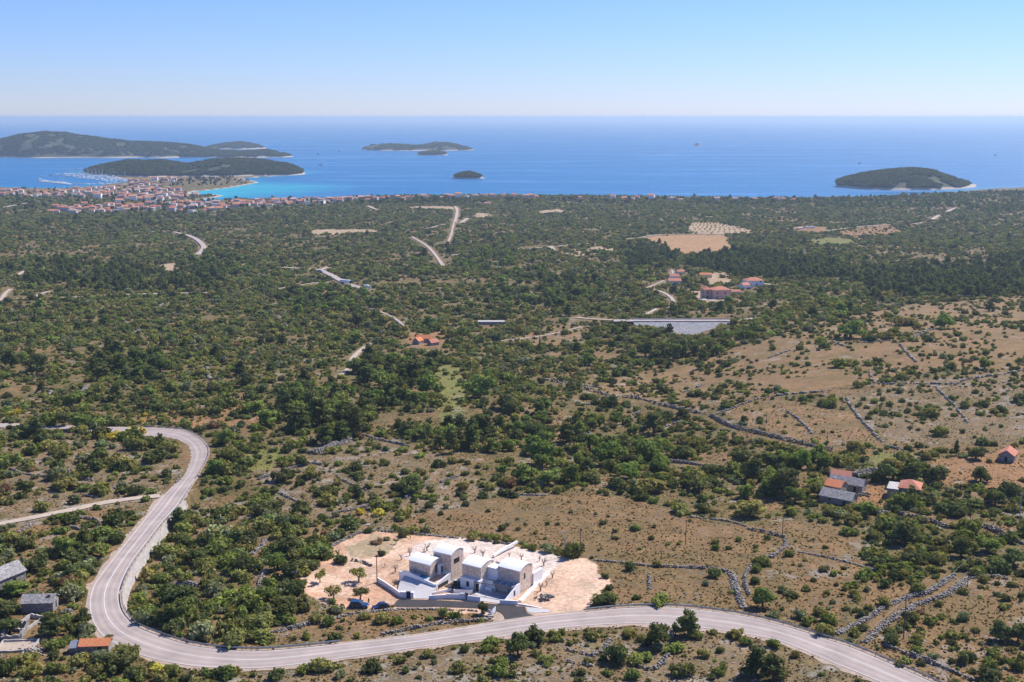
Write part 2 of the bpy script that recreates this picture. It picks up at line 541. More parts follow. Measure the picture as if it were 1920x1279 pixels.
def carpaint(name, c):
    m, nt, bs, out = new_mat(name)
    bs.inputs['Base Color'].default_value = tuple(c) + (1,)
    bs.inputs['Roughness'].default_value = .28; bs.inputs['Metallic'].default_value = .35
    bs.inputs['Coat Weight'].default_value = .8; bs.inputs['Coat Roughness'].default_value = .06
    no = N(nt, 'ShaderNodeTexNoise', Scale=3.0)
    nt.links.new(mixc(nt, no.outputs['Fac'], tuple(x * .85 for x in c), c), bs.inputs['Base Color'])
    return m
M['carblue'] = carpaint('metallic_blue_paint', (.014, .062, .14))
M['carnavy'] = carpaint('navy_paint', (.012, .028, .10))
M['cargrey'] = carpaint('grey_paint', (.12, .19, .26))
M['carwhite'] = carpaint('white_paint', (.75, .75, .75))

# ------------------------------------------------------------------ land cover, laid out on the ground
def wp(pts):
    return uz(pts)[:, :2]

ZONES = []      # (polygon, shrub cover, ground type, shrub size factor)
def zone(pts, cover, ground, size=1.0):
    ZONES.append((wp(pts), cover, ground, size))

zone([(480,830),(620,815),(780,840),(880,880),(930,935),(800,965),(740,990),(640,1000),(520,960),(470,900)], .50, 'rocky', .95)
zone([(0,830),(150,825),(290,835),(335,870),(330,910),(280,940),(150,990),(0,1010)], .42, 'rocky', 1.0)
zone([(0,1000),(170,960),(240,950),(215,1020),(150,1100),(160,1180),(220,1279),(0,1279)], .62, 'tan', 1.15)
zone([(250,1040),(330,960),(420,930),(520,950),(610,1000),(600,1060),(560,1100),(600,1150),(520,1190),(380,1205),(270,1170),(235,1120)], .80, 'tan', 1.25)
zone([(735,985),(800,962),(900,942),(1010,928),(1110,922),(1190,935),(1250,960),(1320,978),(1400,985),(1480,975),(1545,985),(1600,1000),(1620,1030),(1570,1060),(1510,1075),(1475,1110),(1455,1160),(1380,1150),(1300,1138),(1180,1138),(1110,1150),(1090,1040),(950,1010),(820,1000)], .035, 'tan', .5)
zone([(1400,1000),(1470,1010),(1600,1010),(1640,1060),(1600,1130),(1560,1190),(1480,1165),(1450,1120)], .25, 'tan', .7)
zone([(1090,735),(1160,708),(1250,692),(1330,672),(1420,642),(1500,612),(1600,592),(1700,572),(1930,556),(2100,550),(2100,700),(1920,690),(1800,690),(1700,700),(1600,720),(1500,738),(1400,748),(1320,770),(1200,745)], .34, 'field', .8)
zone([(1350,775),(1430,750),(1520,760),(1600,775),(1650,835),(1540,835),(1440,812)], .12, 'field', .7)
zone([(1580,745),(1700,715),(1920,695),(2100,690),(2100,850),(1900,830),(1760,835),(1660,830)], .46, 'rocky', .85)
zone([(1690,885),(1760,862),(1840,852),(1920,840),(2050,840),(2050,930),(1850,915),(1780,905),(1730,905)], .10, 'orange', .8)
zone([(1600,912),(1660,900),(1680,940),(1640,960),(1590,948)], .02, 'orange', .6)
zone([(1560,945),(1680,960),(1800,985),(1930,1020),(1930,1090),(1800,1070),(1680,1010),(1590,985)], .80, 'green', 1.15)
zone([(380,1279),(560,1258),(700,1230),(1000,1197),(1250,1180),(1400,1197),(1560,1248),(1640,1300),(1600,1420),(200,1420),(300,1290)], .50, 'rocky', .62)
zone([(1640,1090),(1760,1075),(1930,1085),(2100,1100),(2100,1420),(1760,1300),(1600,1210)], .32, 'tan', .75)
PLOT = [(612,1035),(640,1016),(673,1001),(702,996),(760,1001),(850,1007),(950,1020),(1050,1041),(1100,1046),(1125,1065),(1138,1095),(1112,1130),(1085,1152),(1010,1155),(940,1138),(800,1126),(735,1133),(700,1142),(640,1146),(600,1128),(565,1105),(556,1088),(600,1062)]
zone(PLOT, 0.0, 'soil')
zone([(800,1012),(850,1008),(950,1021),(1050,1042),(1060,1050),(1030,1075),(985,1108),(940,1062),(870,1045),(800,1040),(770,1050),(745,1045)], 0, 'gravel')
zone([(215,350),(250,344),(340,338),(452,336),(486,342),(433,350),(383,356),(330,354),(260,352)], .75, 'green', 1.3)
zone([(100,362),(330,352),(420,372),(640,376),(640,384),(420,396),(200,400),(60,398)], .35, 'green', 1.0)
zone([(640,1030),(700,1004),(760,1012),(740,1030),(690,1045),(650,1045)], .02, 'drygrass')
zone([(420,1213),(560,1175),(640,1152),(740,1142),(900,1145),(928,1160),(840,1176),(700,1196),(560,1211)], .22, 'tan', .7)
zone([(730,1122),(800,1121),(1000,1134),(1022,1158),(945,1172),(900,1152),(800,1143),(735,1143)], 0, 'soil')
zone([(1205,444),(1290,439),(1360,441),(1366,455),(1390,471),(1330,474),(1255,476),(1242,462)], 0, 'plough')
zone([(1288,425),(1300,417),(1345,418),(1405,431),(1408,438),(1300,438)], 0, 'pale')
zone([(575,438),(590,431),(690,430),(715,434),(690,438),(600,440)], 0, 'pale')
zone([(755,390),(790,386),(860,388),(858,393),(800,393)], 0, 'pale')
zone([(1470,429),(1500,424),(1545,426),(1560,437),(1500,437)], .05, 'orange')
zone([(1572,435),(1620,426),(1670,422),(1695,436),(1640,444),(1585,443)], .16, 'orange', .8)
zone([(1500,452),(1560,445),(1600,450),(1610,458),(1540,460)], .04, 'meadow')
zone([(1010,396),(1050,392),(1060,398),(1020,402)], 0, 'pale')
zone([(880,404),(900,398),(930,404),(900,410)], .1, 'pale')
zone([(950,640),(1000,615),(1070,610),(1110,622),(1080,645),(1000,652)], .28, 'field', .8)
zone([(1060,470),(1130,462),(1160,470),(1110,480),(1060,482)], .35, 'pale')
zone([(240,790),(330,765),(480,762),(500,790),(400,802),(290,800)], .40, 'orange', 1.0)
zone([(818,690),(850,680),(872,720),(865,790),(830,800),(822,740)], .18, 'meadow', .7)
zone([(470,850),(520,835),(540,855),(500,880),(465,885)], .12, 'meadow')
zone([(1620,855),(1690,848),(1700,862),(1650,872)], .1, 'meadow')
zone([(1320,515),(1360,510),(1375,530),(1330,535)], .05, 'pale')
zone([(1300,545),(1330,552),(1375,560),(1400,565),(1330,568),(1305,560)], .05, 'pale')
zone([(760,625),(830,622),(850,640),(800,655),(765,645)], .12, 'orange')
zone([(300,497),(330,493),(335,512),(310,515)], .0, 'pale')
TREES = []      # (polygon, density of trees per cell, mix)
def grove(pts, dens, mix):
    TREES.append((wp(pts), dens, mix))
grove([(470,770),(560,722),(660,675),(760,660),(825,700),(815,765),(900,760),(1000,790),(1050,850),(1040,905),(960,905),(880,850),(760,835),(640,815),(560,800)], .45, 'mix')
grove([(940,800),(1040,790),(1240,790),(1260,850),(1240,930),(1120,920),(980,915)], .30, 'oak')
grove([(1280,490),(1330,475),(1420,470),(1560,490),(1610,510),(1600,528),(1480,522),(1380,520),(1290,500)], .75, 'pine')
grove([(1590,512),(1700,500),(1930,480),(2050,480),(2050,556),(1760,560),(1640,560)], .45, 'pine')
grove([(1170,466),(1240,458),(1270,480),(1240,505),(1180,500)], .6, 'pine')
grove([(150,680),(240,655),(310,665),(300,715),(160,720)], .55, 'pine')
grove([(0,505),(120,485),(300,500),(420,505),(420,545),(200,545),(60,540)], .35, 'pine')
grove([(840,490),(890,470),(960,472),(970,500),(880,512)], .55, 'oak')
grove([(510,555),(620,540),(720,555),(720,585),(560,590)], .45, 'oak')
grove([(1400,862),(1560,860),(1530,930),(1440,965),(1390,940)], .40, 'oak')
grove([(1150,628),(1220,650),(1340,655),(1400,630),(1430,650),(1330,690),(1180,690)], .32, 'mix')
grove([(900,520),(1010,505),(1130,530),(1140,570),(980,580),(890,555)], .32, 'mix')
grove([(640,362),(760,372),(900,368),(900,380),(700,384)], .4, 'pine')
grove([(1300,372),(1600,372),(1920,355),(2060,352),(2060,400),(1800,398),(1500,388),(1320,385)], .4, 'mix')
grove([(0,425),(200,400),(420,398),(620,395),(600,410),(300,425),(60,440)], .15, 'mix')
grove([(330,478),(400,470),(480,490),(470,520),(390,510)], .4, 'oak')

GCOL = {'tan': (.19,.122,.060), 'field': (.215,.138,.070), 'rocky': (.188,.134,.076), 'orange': (.255,.145,.070), 'soil': (.56,.395,.295), 'plough': (.34,.205,.108),
        'drygrass': (.33,.255,.165), 'gravel': (.58,.48,.43), 'pale': (.36,.265,.175), 'meadow': (.165,.16,.05), 'green': (.128,.102,.042)}

TRACKS = [([(-60,1000),(0,984),(60,972),(130,958),(190,945),(250,936),(300,931)], 3.6),
 ([(-20,575),(2,562),(10,551),(20,543)], 4.5), ([(33,517),(47,509)], 7), ([(30,561),(60,559),(75,553),(92,547)], 4), ([(98,559),(165,557),(250,553),(300,552)], 3.5), ([(258,552),(300,551),(392,550)], 4),
 ([(275,434),(318,437)], 5), ([(530,502),(560,504),(600,507)], 7), ([(600,508),(614,502)], 6), ([(490,546),(540,540),(580,533),(622,530)], 4.5),
 ([(772,445),(800,462),(815,478),(826,493),(831,500)], 5), ([(853,388),(857,398),(853,418)], 7), ([(851,418),(846,440),(838,460)], 3.5), ([(864,419),(877,410)], 8),
 ([(800,430),(835,421)], 6), ([(835,480),(860,478),(887,476)], 5.5), ([(960,469),(1040,463),(1060,461),(1112,457)], 4.5), ([(1032,463),(1038,470)], 8), ([(1175,449),(1208,446)], 6),
 ([(1205,445),(1240,441),(1300,440),(1360,439),(1402,437)], 6), ([(1545,434),(1580,430),(1620,425),(1668,422)], 6), ([(1710,421),(1735,418)], 7), ([(1747,413),(1760,405)], 10), ([(1775,398),(1792,391)], 9),
 ([(1208,541),(1230,545),(1250,553),(1262,565),(1259,580)], 4), ([(1232,580),(1205,594)], 4), ([(1213,541),(1245,527)], 3), ([(635,706),(655,691),(662,672),(680,655),(705,641)], 3),
 ([(1080,596),(1110,599),(1150,601)], 5), ([(1390,601),(1432,597)], 6), ([(940,640),(1010,632),(1050,624),(1090,614)], 2.5), ([(690,387),(705,394)], 9),
 ([(700,580),(740,598),(762,618)], 2.2), ([(8,390),(30,385)], 10), ([(40,384),(55,380)], 8), ([(1260,507),(1262,520)], 2), ([(1410,530),(1450,535)], 6)]
TRW = [(uz(catmull(p, 5)), w * (1 if p[0][1] > 700 else .72)) for p, w in TRACKS]
FARROAD = [([(325,436),(350,442),(368,450),(381,462),(379,471),(370,479)], 8), ([(596,506),(620,517),(640,528),(660,537),(692,544)], 8)]
FRW = [(uz(catmull(p, 6)), w * .8) for p, w in FARROAD]

def landcover(x, y):
    """ground colour, shrub cover, size factor, track distance"""
    n1 = fbm(x, y, 45, 21); n2 = fbm(x, y, 14, 25); n3 = vnoise(x, y, 3.0, 31)
    cov = .85 - .52 * sstep(.54, .68, n1) - .22 * sstep(.5, .66, fbm(x, y, 170, 27)) * (y > 420)
    cov = np.where(y > 700, cov + .06, cov)
    size = np.full(x.shape, 1.0)
    base = np.array(GCOL['tan'])[None] * (1 - .85 * (1 - sstep(.5, .66, n2)))[:, None] + np.array(GCOL['green'])[None] * (.85 * (1 - sstep(.5, .66, n2)))[:, None]
    jx = x + 5 * (vnoise(x, y, 7, 41) - .5) + 2 * (vnoise(x, y, 2.2, 42) - .5); jy = y + 5 * (vnoise(x, y, 7, 43) - .5) + 2 * (vnoise(x, y, 2.2, 44) - .5)
    for poly, c, g, s in ZONES:
        x0, y0 = poly.min(0) - 6; x1, y1 = poly.max(0) + 6
        m = np.where((x > x0) & (x < x1) & (y > y0) & (y < y1))[0]
        if not len(m):
            continue
        if g in ('soil', 'gravel'):
            m = m[inpoly(.5 * x[m] + .5 * jx[m], .5 * y[m] + .5 * jy[m], poly)]
        else:
            m = m[inpoly(jx[m], jy[m], poly)]
        cov[m] = np.where(c > .3, np.clip(c + (cov[m] - .7) * .7, 0, 1), c) if c > 0 else 0
        size[m] = s
        base[m] = np.array(GCOL[g])
        if g in ('tan', 'field', 'orange', 'rocky'):
            k = (.4 * sstep(.45, .7, n2[m]))[:, None]
            base[m] = base[m] * (1 - k) + np.array(GCOL['green'] if g != 'orange' else GCOL['tan']) * k
        if g == 'rocky':
            k = (.6 * sstep(.62, .74, fbm(x[m], y[m], 5, 51)))[:, None]
            base[m] = base[m] * (1 - k) + np.array((.30, .275, .25)) * k
        if g == 'soil':
            k = (sstep(.45, .68, fbm(x[m], y[m], 13, 57)) * (.2 + .35 * (1 - sstep(-35, 0, x[m]))))[:, None]
            base[m] = base[m] * (1 - k) + np.array((.40, .20, .11)) * k
    # grey limestone showing between the plants
    k = (.55 * sstep(.67, .77, fbm(x, y, 7, 61)))[:, None] * (cov > .05)[:, None]
    base = base * (1 - k) + np.array((.29, .265, .24)) * k
    base = base * (.86 + .28 * n3)[:, None]
    td = np.full(x.shape, 1e9)
    for P, w in TRW + FRW:
        x0, y0 = P.min(0)[:2] - 40; x1, y1 = P.max(0)[:2] + 40
        m = np.where((x > x0) & (x < x1) & (y > y0) & (y < y1))[0]
        if len(m):
            td[m] = np.minimum(td[m], pdist(x[m], y[m], P[:, :2]) - w / 2)
    k = (.6 * (1 - sstep(0, 1.5, td)))[:, None]
    base = base * (1 - k) + np.array((.40, .32, .25)) * k
    return base, cov, size, td

# ------------------------------------------------------------------ coast
COAST_PX = [(-900,351),(0,351),(60,353),(110,353),(150,350),(188,348),(212,344),(243,341),(235,338),(190,331),(160,325),(154,322),(200,316),(350,313),(470,315),(560,321),(573,323),(563,327),(520,330),(452,335),(470,338),(487,342),
 (433,352),(383,358),(353,360),(362,364),(390,364),(424,366),(400,371),(376,375),(385,377),(420,375),(480,374),(560,373),(640,371),(700,369),(800,366),(900,364),(1000,365),(1200,368),(1400,371),(1500,372),(1650,370),(1760,366),(1800,359),(1850,354),(1920,351),(2900,346)]
COAST = onz(np.array([p[0] for p in COAST_PX], float), np.array([p[1] for p in COAST_PX], float), np.zeros(len(COAST_PX)))[:, :2]
COASTPOLY = [tuple(p) for p in COAST] + [(4000, 1200), (4000, 0), (-4000, 0), (-4000, 1200)]

def HL(x, y):
    """ground including the shore and sea bed"""
    z = H(x, y)
    zf = z.ravel().copy()
    xr = np.broadcast_to(x, z.shape).ravel(); yr = np.broadcast_to(y, z.shape).ravel()
    m = np.where(yr > 2200)[0]
    if len(m):
        ins = inpoly(xr[m], yr[m], COASTPOLY)
        d = pdist(xr[m], yr[m], COAST)
        zf[m] = np.where(ins, .3 + (zf[m] - .3) * sstep(0, 60, d), -4 * sstep(0, 25, d))
    return zf.reshape(z.shape)

# ------------------------------------------------------------------ ground sheet
def ground():
    ys = [190.0]
    while ys[-1] < 4600:
        y = ys[-1]
        drop = np.interp(y, _d, _p)
        ys.append(y + max(.5, 2.0 * y * y / (F * drop)))
    ys = np.array(ys)
    t = np.linspace(-.60, .60, 720)
    X = ys[:, None] * t[None, :]; Y = np.repeat(ys[:, None], len(t), 1)
    Z = HL(X, Y)
    base, cov, size, td = landcover(X.ravel(), Y.ravel())
    # beaches
    far = Y.ravel() > 2200
    d = pdist(X.ravel()[far], Y.ravel()[far], COAST)
    pf = proj(np.stack([X.ravel()[far], Y.ravel()[far], Z.ravel()[far]], -1))
    sand = (1 - sstep(5, 14, d)) * ((pf[:, 0] > 330) & (pf[:, 0] < 580))
    kk = sand[:, None]
    base[far] = base[far] * (1 - kk) + np.array((.5, .41, .33)) * kk
    nr, nc = X.shape
    i = np.arange((nr - 1) * nc).reshape(nr - 1, nc)[:, :-1].ravel()
    Fq = np.stack([i, i + 1, i + nc + 1, i + nc], -1)
    m, nt, bs, out = new_mat('dry_ground')
    at = N(nt, 'ShaderNodeAttribute', attribute_name='gcol')
    geo = N(nt, 'ShaderNodeNewGeometry')
    a = N(nt, 'ShaderNodeTexNoise', Scale=.9, Detail=8.0, Roughness=.68); nt.links.new(geo.outputs['Position'], a.inputs['Vector'])
    b = N(nt, 'ShaderNodeTexNoise', Scale=.12, Detail=4.0); nt.links.new(geo.outputs['Position'], b.inputs['Vector'])
    f1 = rampf(nt, a.outputs['Fac'], .32, .68); f2 = rampf(nt, b.outputs['Fac'], .3, .7)
    c = mixc(nt, 1.0, at.outputs['Color'], mixc(nt, f1, (.62, .62, .62), (1.35, 1.33, 1.3)), 'MULTIPLY')
    c = mixc(nt, 1.0, c, mixc(nt, f2, (.85, .9, .85), (1.12, 1.06, 1.02)), 'MULTIPLY')
    nt.links.new(c, bs.inputs['Base Color'])
    bs.inputs['Roughness'].default_value = .95; bs.inputs['Specular IOR Level'].default_value = .1
    bp = N(nt, 'ShaderNodeBump', Strength=.5, Distance=.25)
    nt.links.new(a.outputs['Fac'], bp.inputs['Height']); nt.links.new(bp.outputs[0], bs.inputs['Normal'])
    o = mesh_np('ground', np.stack([X.ravel(), Y.ravel(), Z.ravel()], -1), Fq, m, smooth=True, kind='structure')
    ca = o.data.attributes.new('gcol', 'FLOAT_COLOR', 'POINT')
    ca.data.foreach_set('color', np.concatenate([base, np.ones((len(base), 1))], 1).astype(np.float32).ravel())
    tag(o, 'dry rocky slopes running down to the coast', 'ground')
ground()

# ------------------------------------------------------------------ sea
def sea():
    ys = np.concatenate([np.linspace(2000, 4600, 190), np.geomspace(4630, 90000, 70)])
    t = np.linspace(-.95, .95, 300)
    X = ys[:, None] * t[None, :]; Y = np.repeat(ys[:, None], len(t), 1)
    nr, nc = X.shape
    i = np.arange((nr - 1) * nc).reshape(nr - 1, nc)[:, :-1].ravel()
    Fq = np.stack([i, i + 1, i + nc + 1, i + nc], -1)
    x, y = X.ravel(), Y.ravel()
    d = np.full(x.shape, 1e9)
    m = y < 5200
    d[m] = pdist(x[m], y[m], COAST)
    bay = [onz(p[0], p[1], 0.0)[:2] for p in [(352,362),(395,361),(440,358),(480,352)]]
    bd = np.full(x.shape, 1e9)
    bd[m] = pdist(x[m], y[m], bay)
    sh = .75 * (1 - sstep(20, 360, bd)) + .22 * (1 - sstep(10, 90, d))
    mt, nt, bs, out = new_mat('sea_water')
    at = N(nt, 'ShaderNodeAttribute', attribute_name='shallow')
    geo = N(nt, 'ShaderNodeNewGeometry')
    mp = N(nt, 'ShaderNodeMapping'); mp.inputs['Scale'].default_value = (.0011, .0052, 1)
    mp.inputs['Rotation'].default_value = (0, 0, .05)
    nt.links.new(geo.outputs['Position'], mp.inputs[0])
    s = N(nt, 'ShaderNodeTexNoise', Scale=1.0, Detail=6.0, Roughness=.6, Distortion=.6); nt.links.new(mp.outputs[0], s.inputs['Vector'])
    slick = rampf(nt, s.outputs['Fac'], .5, .72)
    col = mixc(nt, at.outputs['Fac'], (.003, .125, .30), (.012, .33, .40))
    nt.links.new(col, bs.inputs['Base Color'])
    bs.inputs['IOR'].default_value = 1.33
    nt.links.new(rampf(nt, slick, 0, 1, .5, .16), bs.inputs['Roughness'])
    n1 = N(nt, 'ShaderNodeTexNoise', Scale=.12, Detail=5.0, Roughness=.7); nt.links.new(geo.outputs['Position'], n1.inputs['Vector'])
    bp = N(nt, 'ShaderNodeBump', Distance=1.2); nt.links.new(rampf(nt, slick, 0, 1, .8, .12), bp.inputs['Strength'])
    nt.links.new(n1.outputs['Fac'], bp.inputs['Height']); nt.links.new(bp.outputs[0], bs.inputs['Normal'])
    o = mesh_np('sea', np.stack([x, y, np.zeros_like(x)], -1), Fq, mt, smooth=True, kind='structure')
    a = o.data.attributes.new('shallow', 'FLOAT', 'POINT'); a.data.foreach_set('value', np.clip(sh, 0, 1).astype(np.float32))
    tag(o, 'calm blue sea with pale wind streaks to the horizon', 'sea')
sea()

# ------------------------------------------------------------------ islands and the wooded peninsula
ISL_PTS = []
def island_mat():
    m, nt, bs, out = new_mat('island_scrub')
    geo = N(nt, 'ShaderNodeNewGeometry')
    sx = N(nt, 'ShaderNodeSeparateXYZ'); nt.links.new(geo.outputs['Position'], sx.inputs[0])
    a = N(nt, 'ShaderNodeTexNoise', Scale=.05, Detail=9.0, Roughness=.8); nt.links.new(geo.outputs['Position'], a.inputs['Vector'])
    c = mixc(nt, rampf(nt, a.outputs['Fac'], .45, .75), (.05, .06, .03), (.16, .145, .10))
    ad = N(nt, 'ShaderNodeMath', operation='MULTIPLY_ADD'); ad.inputs[1].default_value = 8; nt.links.new(a.outputs['Fac'], ad.inputs[0]); nt.links.new(sx.outputs['Z'], ad.inputs[2])
    c = mixc(nt, rampf(nt, ad.outputs[0], 8.0, 10.5), (.42, .35, .295), c)
    nt.links.new(c, bs.inputs['Base Color']); bs.inputs['Roughness'].default_value = .95
    bs.inputs['Specular IOR Level'].default_value = .1
    return m
M['island'] = island_mat()

def island(top, base_py, W, label, cat='island', dens=1.0, name='island', seed=0):
    top = np.array(top, float)
    d0 = HC / math.tan(PITCH - math.atan((CY - base_py) / F))
    rid = d0 + W
    nu, nv = 110, 26
    u = np.linspace(0, 1, nu)
    px = top[0, 0] + u * (top[-1, 0] - top[0, 0])
    tp = np.interp(px, top[:, 0], top[:, 1])
    r = ray(px, tp); zr = HC + r[:, 2] / r[:, 1] * rid
    xr = r[:, 0] / r[:, 1] * rid
    zr = np.maximum(zr - 3, 1.0)
    half = W * np.clip(1 - (2 * u - 1) ** 2, 0, 1) ** .45 + 3
    half = half * (.8 + .35 * vnoise(xr, xr * 0, 130, seed + 3))
    v = np.linspace(-1, 1, nv)
    X = np.repeat(xr[:, None], nv, 1); Y = rid + half[:, None] * v[None, :]
    X = X * Y / rid
    prof = (1 - np.abs(v) ** 1.7) ** .85
    Z = zr[:, None] * prof[None, :]
    Z = Z * (.86 + .28 * fbm(X, Y, W * .7, seed)) + (np.abs(v) < .92)[None, :] * 1.2
    Z[:, 0] = -1.5; Z[:, -1] = -1.5; Z[0, :] = -1.5; Z[-1, :] = -1.5
    i = np.arange((nu - 1) * nv).reshape(nu - 1, nv)[:, :-1].ravel()
    Fq = np.stack([i, i + nv, i + nv + 1, i + 1], -1)
    o = mesh_np(name, np.stack([X.ravel(), Y.ravel(), Z.ravel()], -1), Fq, M['island'], smooth=True, kind='structure')
    tag(o, label, cat)
    n = int(dens * (top[-1, 0] - top[0, 0]) * 16)
    ii = rng.uniform(2, nu - 3, n); jj = rng.uniform(1, nv - 8, n)
    a = ii.astype(int); b = jj.astype(int); fa = ii - a; fb = jj - b
    def bil(Q):
        return (Q[a, b] * (1 - fa) + Q[a + 1, b] * fa) * (1 - fb) + (Q[a, b + 1] * (1 - fa) + Q[a + 1, b + 1] * fa) * fb
    P = np.stack([bil(X), bil(Y), bil(Z)], -1)
    P = P[P[:, 2] > 5.5]
    keep = fbm(P[:, 0], P[:, 1], 60, 5) < .57
    ISL_PTS.append(P[keep])

island([(-120,275),(-60,262),(0,261),(40,250),(85,246),(120,248),(160,255),(205,260),(250,263),(300,266),(350,272),(385,278),(410,288)], 297, 420, 'long high scrubby island behind the marina, highest of the islands', seed=1)
island([(370,281),(395,274),(420,268),(450,266),(480,271),(500,278)], 280, 260, 'low wooded headland behind the long high island', seed=2)
island([(300,294),(320,285),(345,279),(400,280),(450,284),(500,281),(530,287),(551,293)], 296, 170, 'low tongue of scrub in front of the long high island', seed=3)
island([(153,324),(170,316),(200,309),(240,303),(270,303),(300,302),(330,306),(352,309),(370,305),(400,299),(430,297),(470,298),(510,302),(545,308),(560,317),(573,323)], 333, 260, 'dark wooded two humped peninsula right behind the marina and the town', 'hill', 1.3, 'hill', 4)
island([(677,281),(695,272),(715,270),(750,271),(775,273),(790,272),(815,267),(840,268),(870,274),(890,281)], 283, 190, 'two humped dark wooded island far out in the middle of the bay', seed=5)
island([(777,291),(790,286),(810,283),(830,285),(841,291)], 291.5, 80, 'small flat islet just in front of the two humped island', seed=6)
island([(844,334),(858,329),(868,325),(880,323),(893,327),(909,333)], 335.5, 40, 'tiny bushy islet with a pale rocky rim in mid bay', seed=7)
island([(1568,340),(1590,334),(1620,327),(1650,322),(1690,318),(1730,318),(1750,321),(1775,330),(1800,340),(1832,349)], 356, 175, 'domed dark wooded island close to the right hand shore', seed=8, dens=1.5)
island([(1299,273),(1304,269),(1307,267),(1310,269),(1315,273)], 273.5, 25, 'bare rock islet alone near the horizon', dens=0, seed=9)

# ------------------------------------------------------------------ roads, tracks, walls
def ribbon(name, P, off_l, off_r, zoff, m, parent=None, kind='structure', nrm=None, follow=True):
    """strip along P between two side offsets (metres)"""
    P = np.asarray(P, float)
    if nrm is None:
        t = np.gradient(P[:, :2], axis=0); t /= np.linalg.norm(t, axis=1)[:, None] + 1e-9
        nrm = np.stack([-t[:, 1], t[:, 0]], -1)
    off_l = np.broadcast_to(off_l, (len(P),)); off_r = np.broadcast_to(off_r, (len(P),))
    A = P[:, :2] + nrm[:, :2] * off_l[:, None]; B = P[:, :2] + nrm[:, :2] * off_r[:, None]
    if follow:
        za = H(A[:, 0], A[:, 1]) + zoff; zb = H(B[:, 0], B[:, 1]) + zoff
        zc = np.maximum(za, zb)
        za = zb = zc
    else:
        za = zb = P[:, 2] + zoff
    n = len(P)
    V = np.concatenate([np.column_stack([A, za]), np.column_stack([B, zb])])
    i = np.arange(n - 1)
    return mesh_np(name, V, np.stack([i, i + 1, n + i + 1, n + i], -1), m, parent, kind=kind)

_q = np.arange(len(RC)) * 1.0
_wa = .22 * (vnoise(_q, _q * 0, 2.2, 4) - .5); _wb = .22 * (vnoise(_q, _q * 0, 2.2, 9) - .5)
road = ribbon('road', RC, -RW + _wa, RW + _wb, 0.0, M['asphalt'], nrm=RN, follow=False)
_at = road.data.attributes.new('across', 'FLOAT', 'POINT'); _at.data.foreach_set('value', np.concatenate([-np.ones(len(RC)), np.ones(len(RC))]).astype(np.float32))
tag(road, 'pale two lane road winding through a hairpin bend across the slope', 'road')
ribbon('centre_line', RC, -.08, .08, .012, M['paint'], road, None, RN, False)
ribbon('edge_line', RC, -RW + .25, -RW + .37, .012, M['paint'], road, None, RN, False)
ribbon('edge_line', RC, RW - .35, RW - .25, .012, M['paint'], road, None, RN, False)
ribbon('verge', RC, -RW - 1.2 - 1.6 * (vnoise(_q, _q * 0, 3.1, 14) - .4), -RW + .15, -.05, M['verge'], road, None, RN, False)
ribbon('verge', RC, RW - .15, RW + 1.0, -.05, M['verge'], road, None, RN, False)

for P, w in TRW:
    wob = w / 2 * (1 + .25 * (vnoise(np.arange(len(P)) * 1.0, P[:, 0], 3, 2) - .5))
    off = .10 + .0005 * P[0, 1]
    tr = ribbon('track', P, -wob, wob, off, M['track'])
for P, w in FRW:
    r2 = ribbon('road', P, -w / 2, w / 2, .10 + .0006 * P[0, 1], M['asphalt'])
    ribbon('edge_line', P, w / 2 - .5, w / 2 - .1, .14 + .0006 * P[0, 1], M['paint'], r2, None)
tag(r2, 'short straight of distant grey road carrying two trucks', 'road')

def loft(name, A, B, m, n=24, k=10, z=None, zoff=.05, kind='structure', parent=None):
    A = np.asarray(A, float); B = np.asarray(B, float)
    def res(P):
        d = np.concatenate([[0], np.cumsum(np.hypot(*np.diff(P[:, :2], axis=0).T))]); d /= d[-1]
        s = np.linspace(0, 1, n)
        return np.column_stack([np.interp(s, d, P[:, 0]), np.interp(s, d, P[:, 1])])
    a, b = res(A), res(B)
    t = np.linspace(0, 1, k)
    Q = a[:, None] * (1 - t)[None, :, None] + b[:, None] * t[None, :, None]
    Z = H(Q[..., 0], Q[..., 1]) + zoff if z is None else np.full(Q.shape[:2], z)
    V = np.concatenate([Q, Z[..., None]], -1).reshape(-1, 3)
    i = np.arange((n - 1) * k).reshape(n - 1, k)[:, :-1].ravel()
    return mesh_np(name, V, np.stack([i, i + k, i + k + 1, i + 1], -1), m, parent, kind=kind)

drive = loft('driveway', uz([(737,1136),(746,1124),(804,1125),(900,1130),(935,1134),(985,1138),(987,1147),(996,1153),(1016,1157)]),
             uz([(736,1138),(790,1139),(816,1138),(892,1141),(921,1144),(938,1149),(945,1156),(947,1168),(950,1170)]), M['newasphalt'], 40, 12, zoff=.07)
tag(drive, 'dark freshly laid asphalt driveway joining the pale road', 'driveway')
for _k, _pts in enumerate(([(640,1120),(665,1108),(690,1100),(712,1085),(738,1062)],)):
    _P = uz(catmull(_pts, 7))
    for _o in (-.85, .85):
        ribbon('wheel_track', _P, _o - .2, _o + .2, .045, M['rut'])
apron = loft('apron', uz([(987,1139),(1003,1141),(1030,1143)]), uz([(989,1147),(1003,1150),(1030,1149)]), M['pave'], 16, 6, zoff=.09)
tag(apron, 'pale concrete apron beside the dark driveway mouth', 'apron')
corner = loft('gravel_corner', uz([(921,1146),(936,1150),(943,1157),(944,1168)]), uz([(905,1160),(915,1162),(925,1165),(930,1169)]), M['verge'], 14, 6, zoff=.06)
tag(corner, 'rounded pale gravel corner between driveway and road', 'verge')

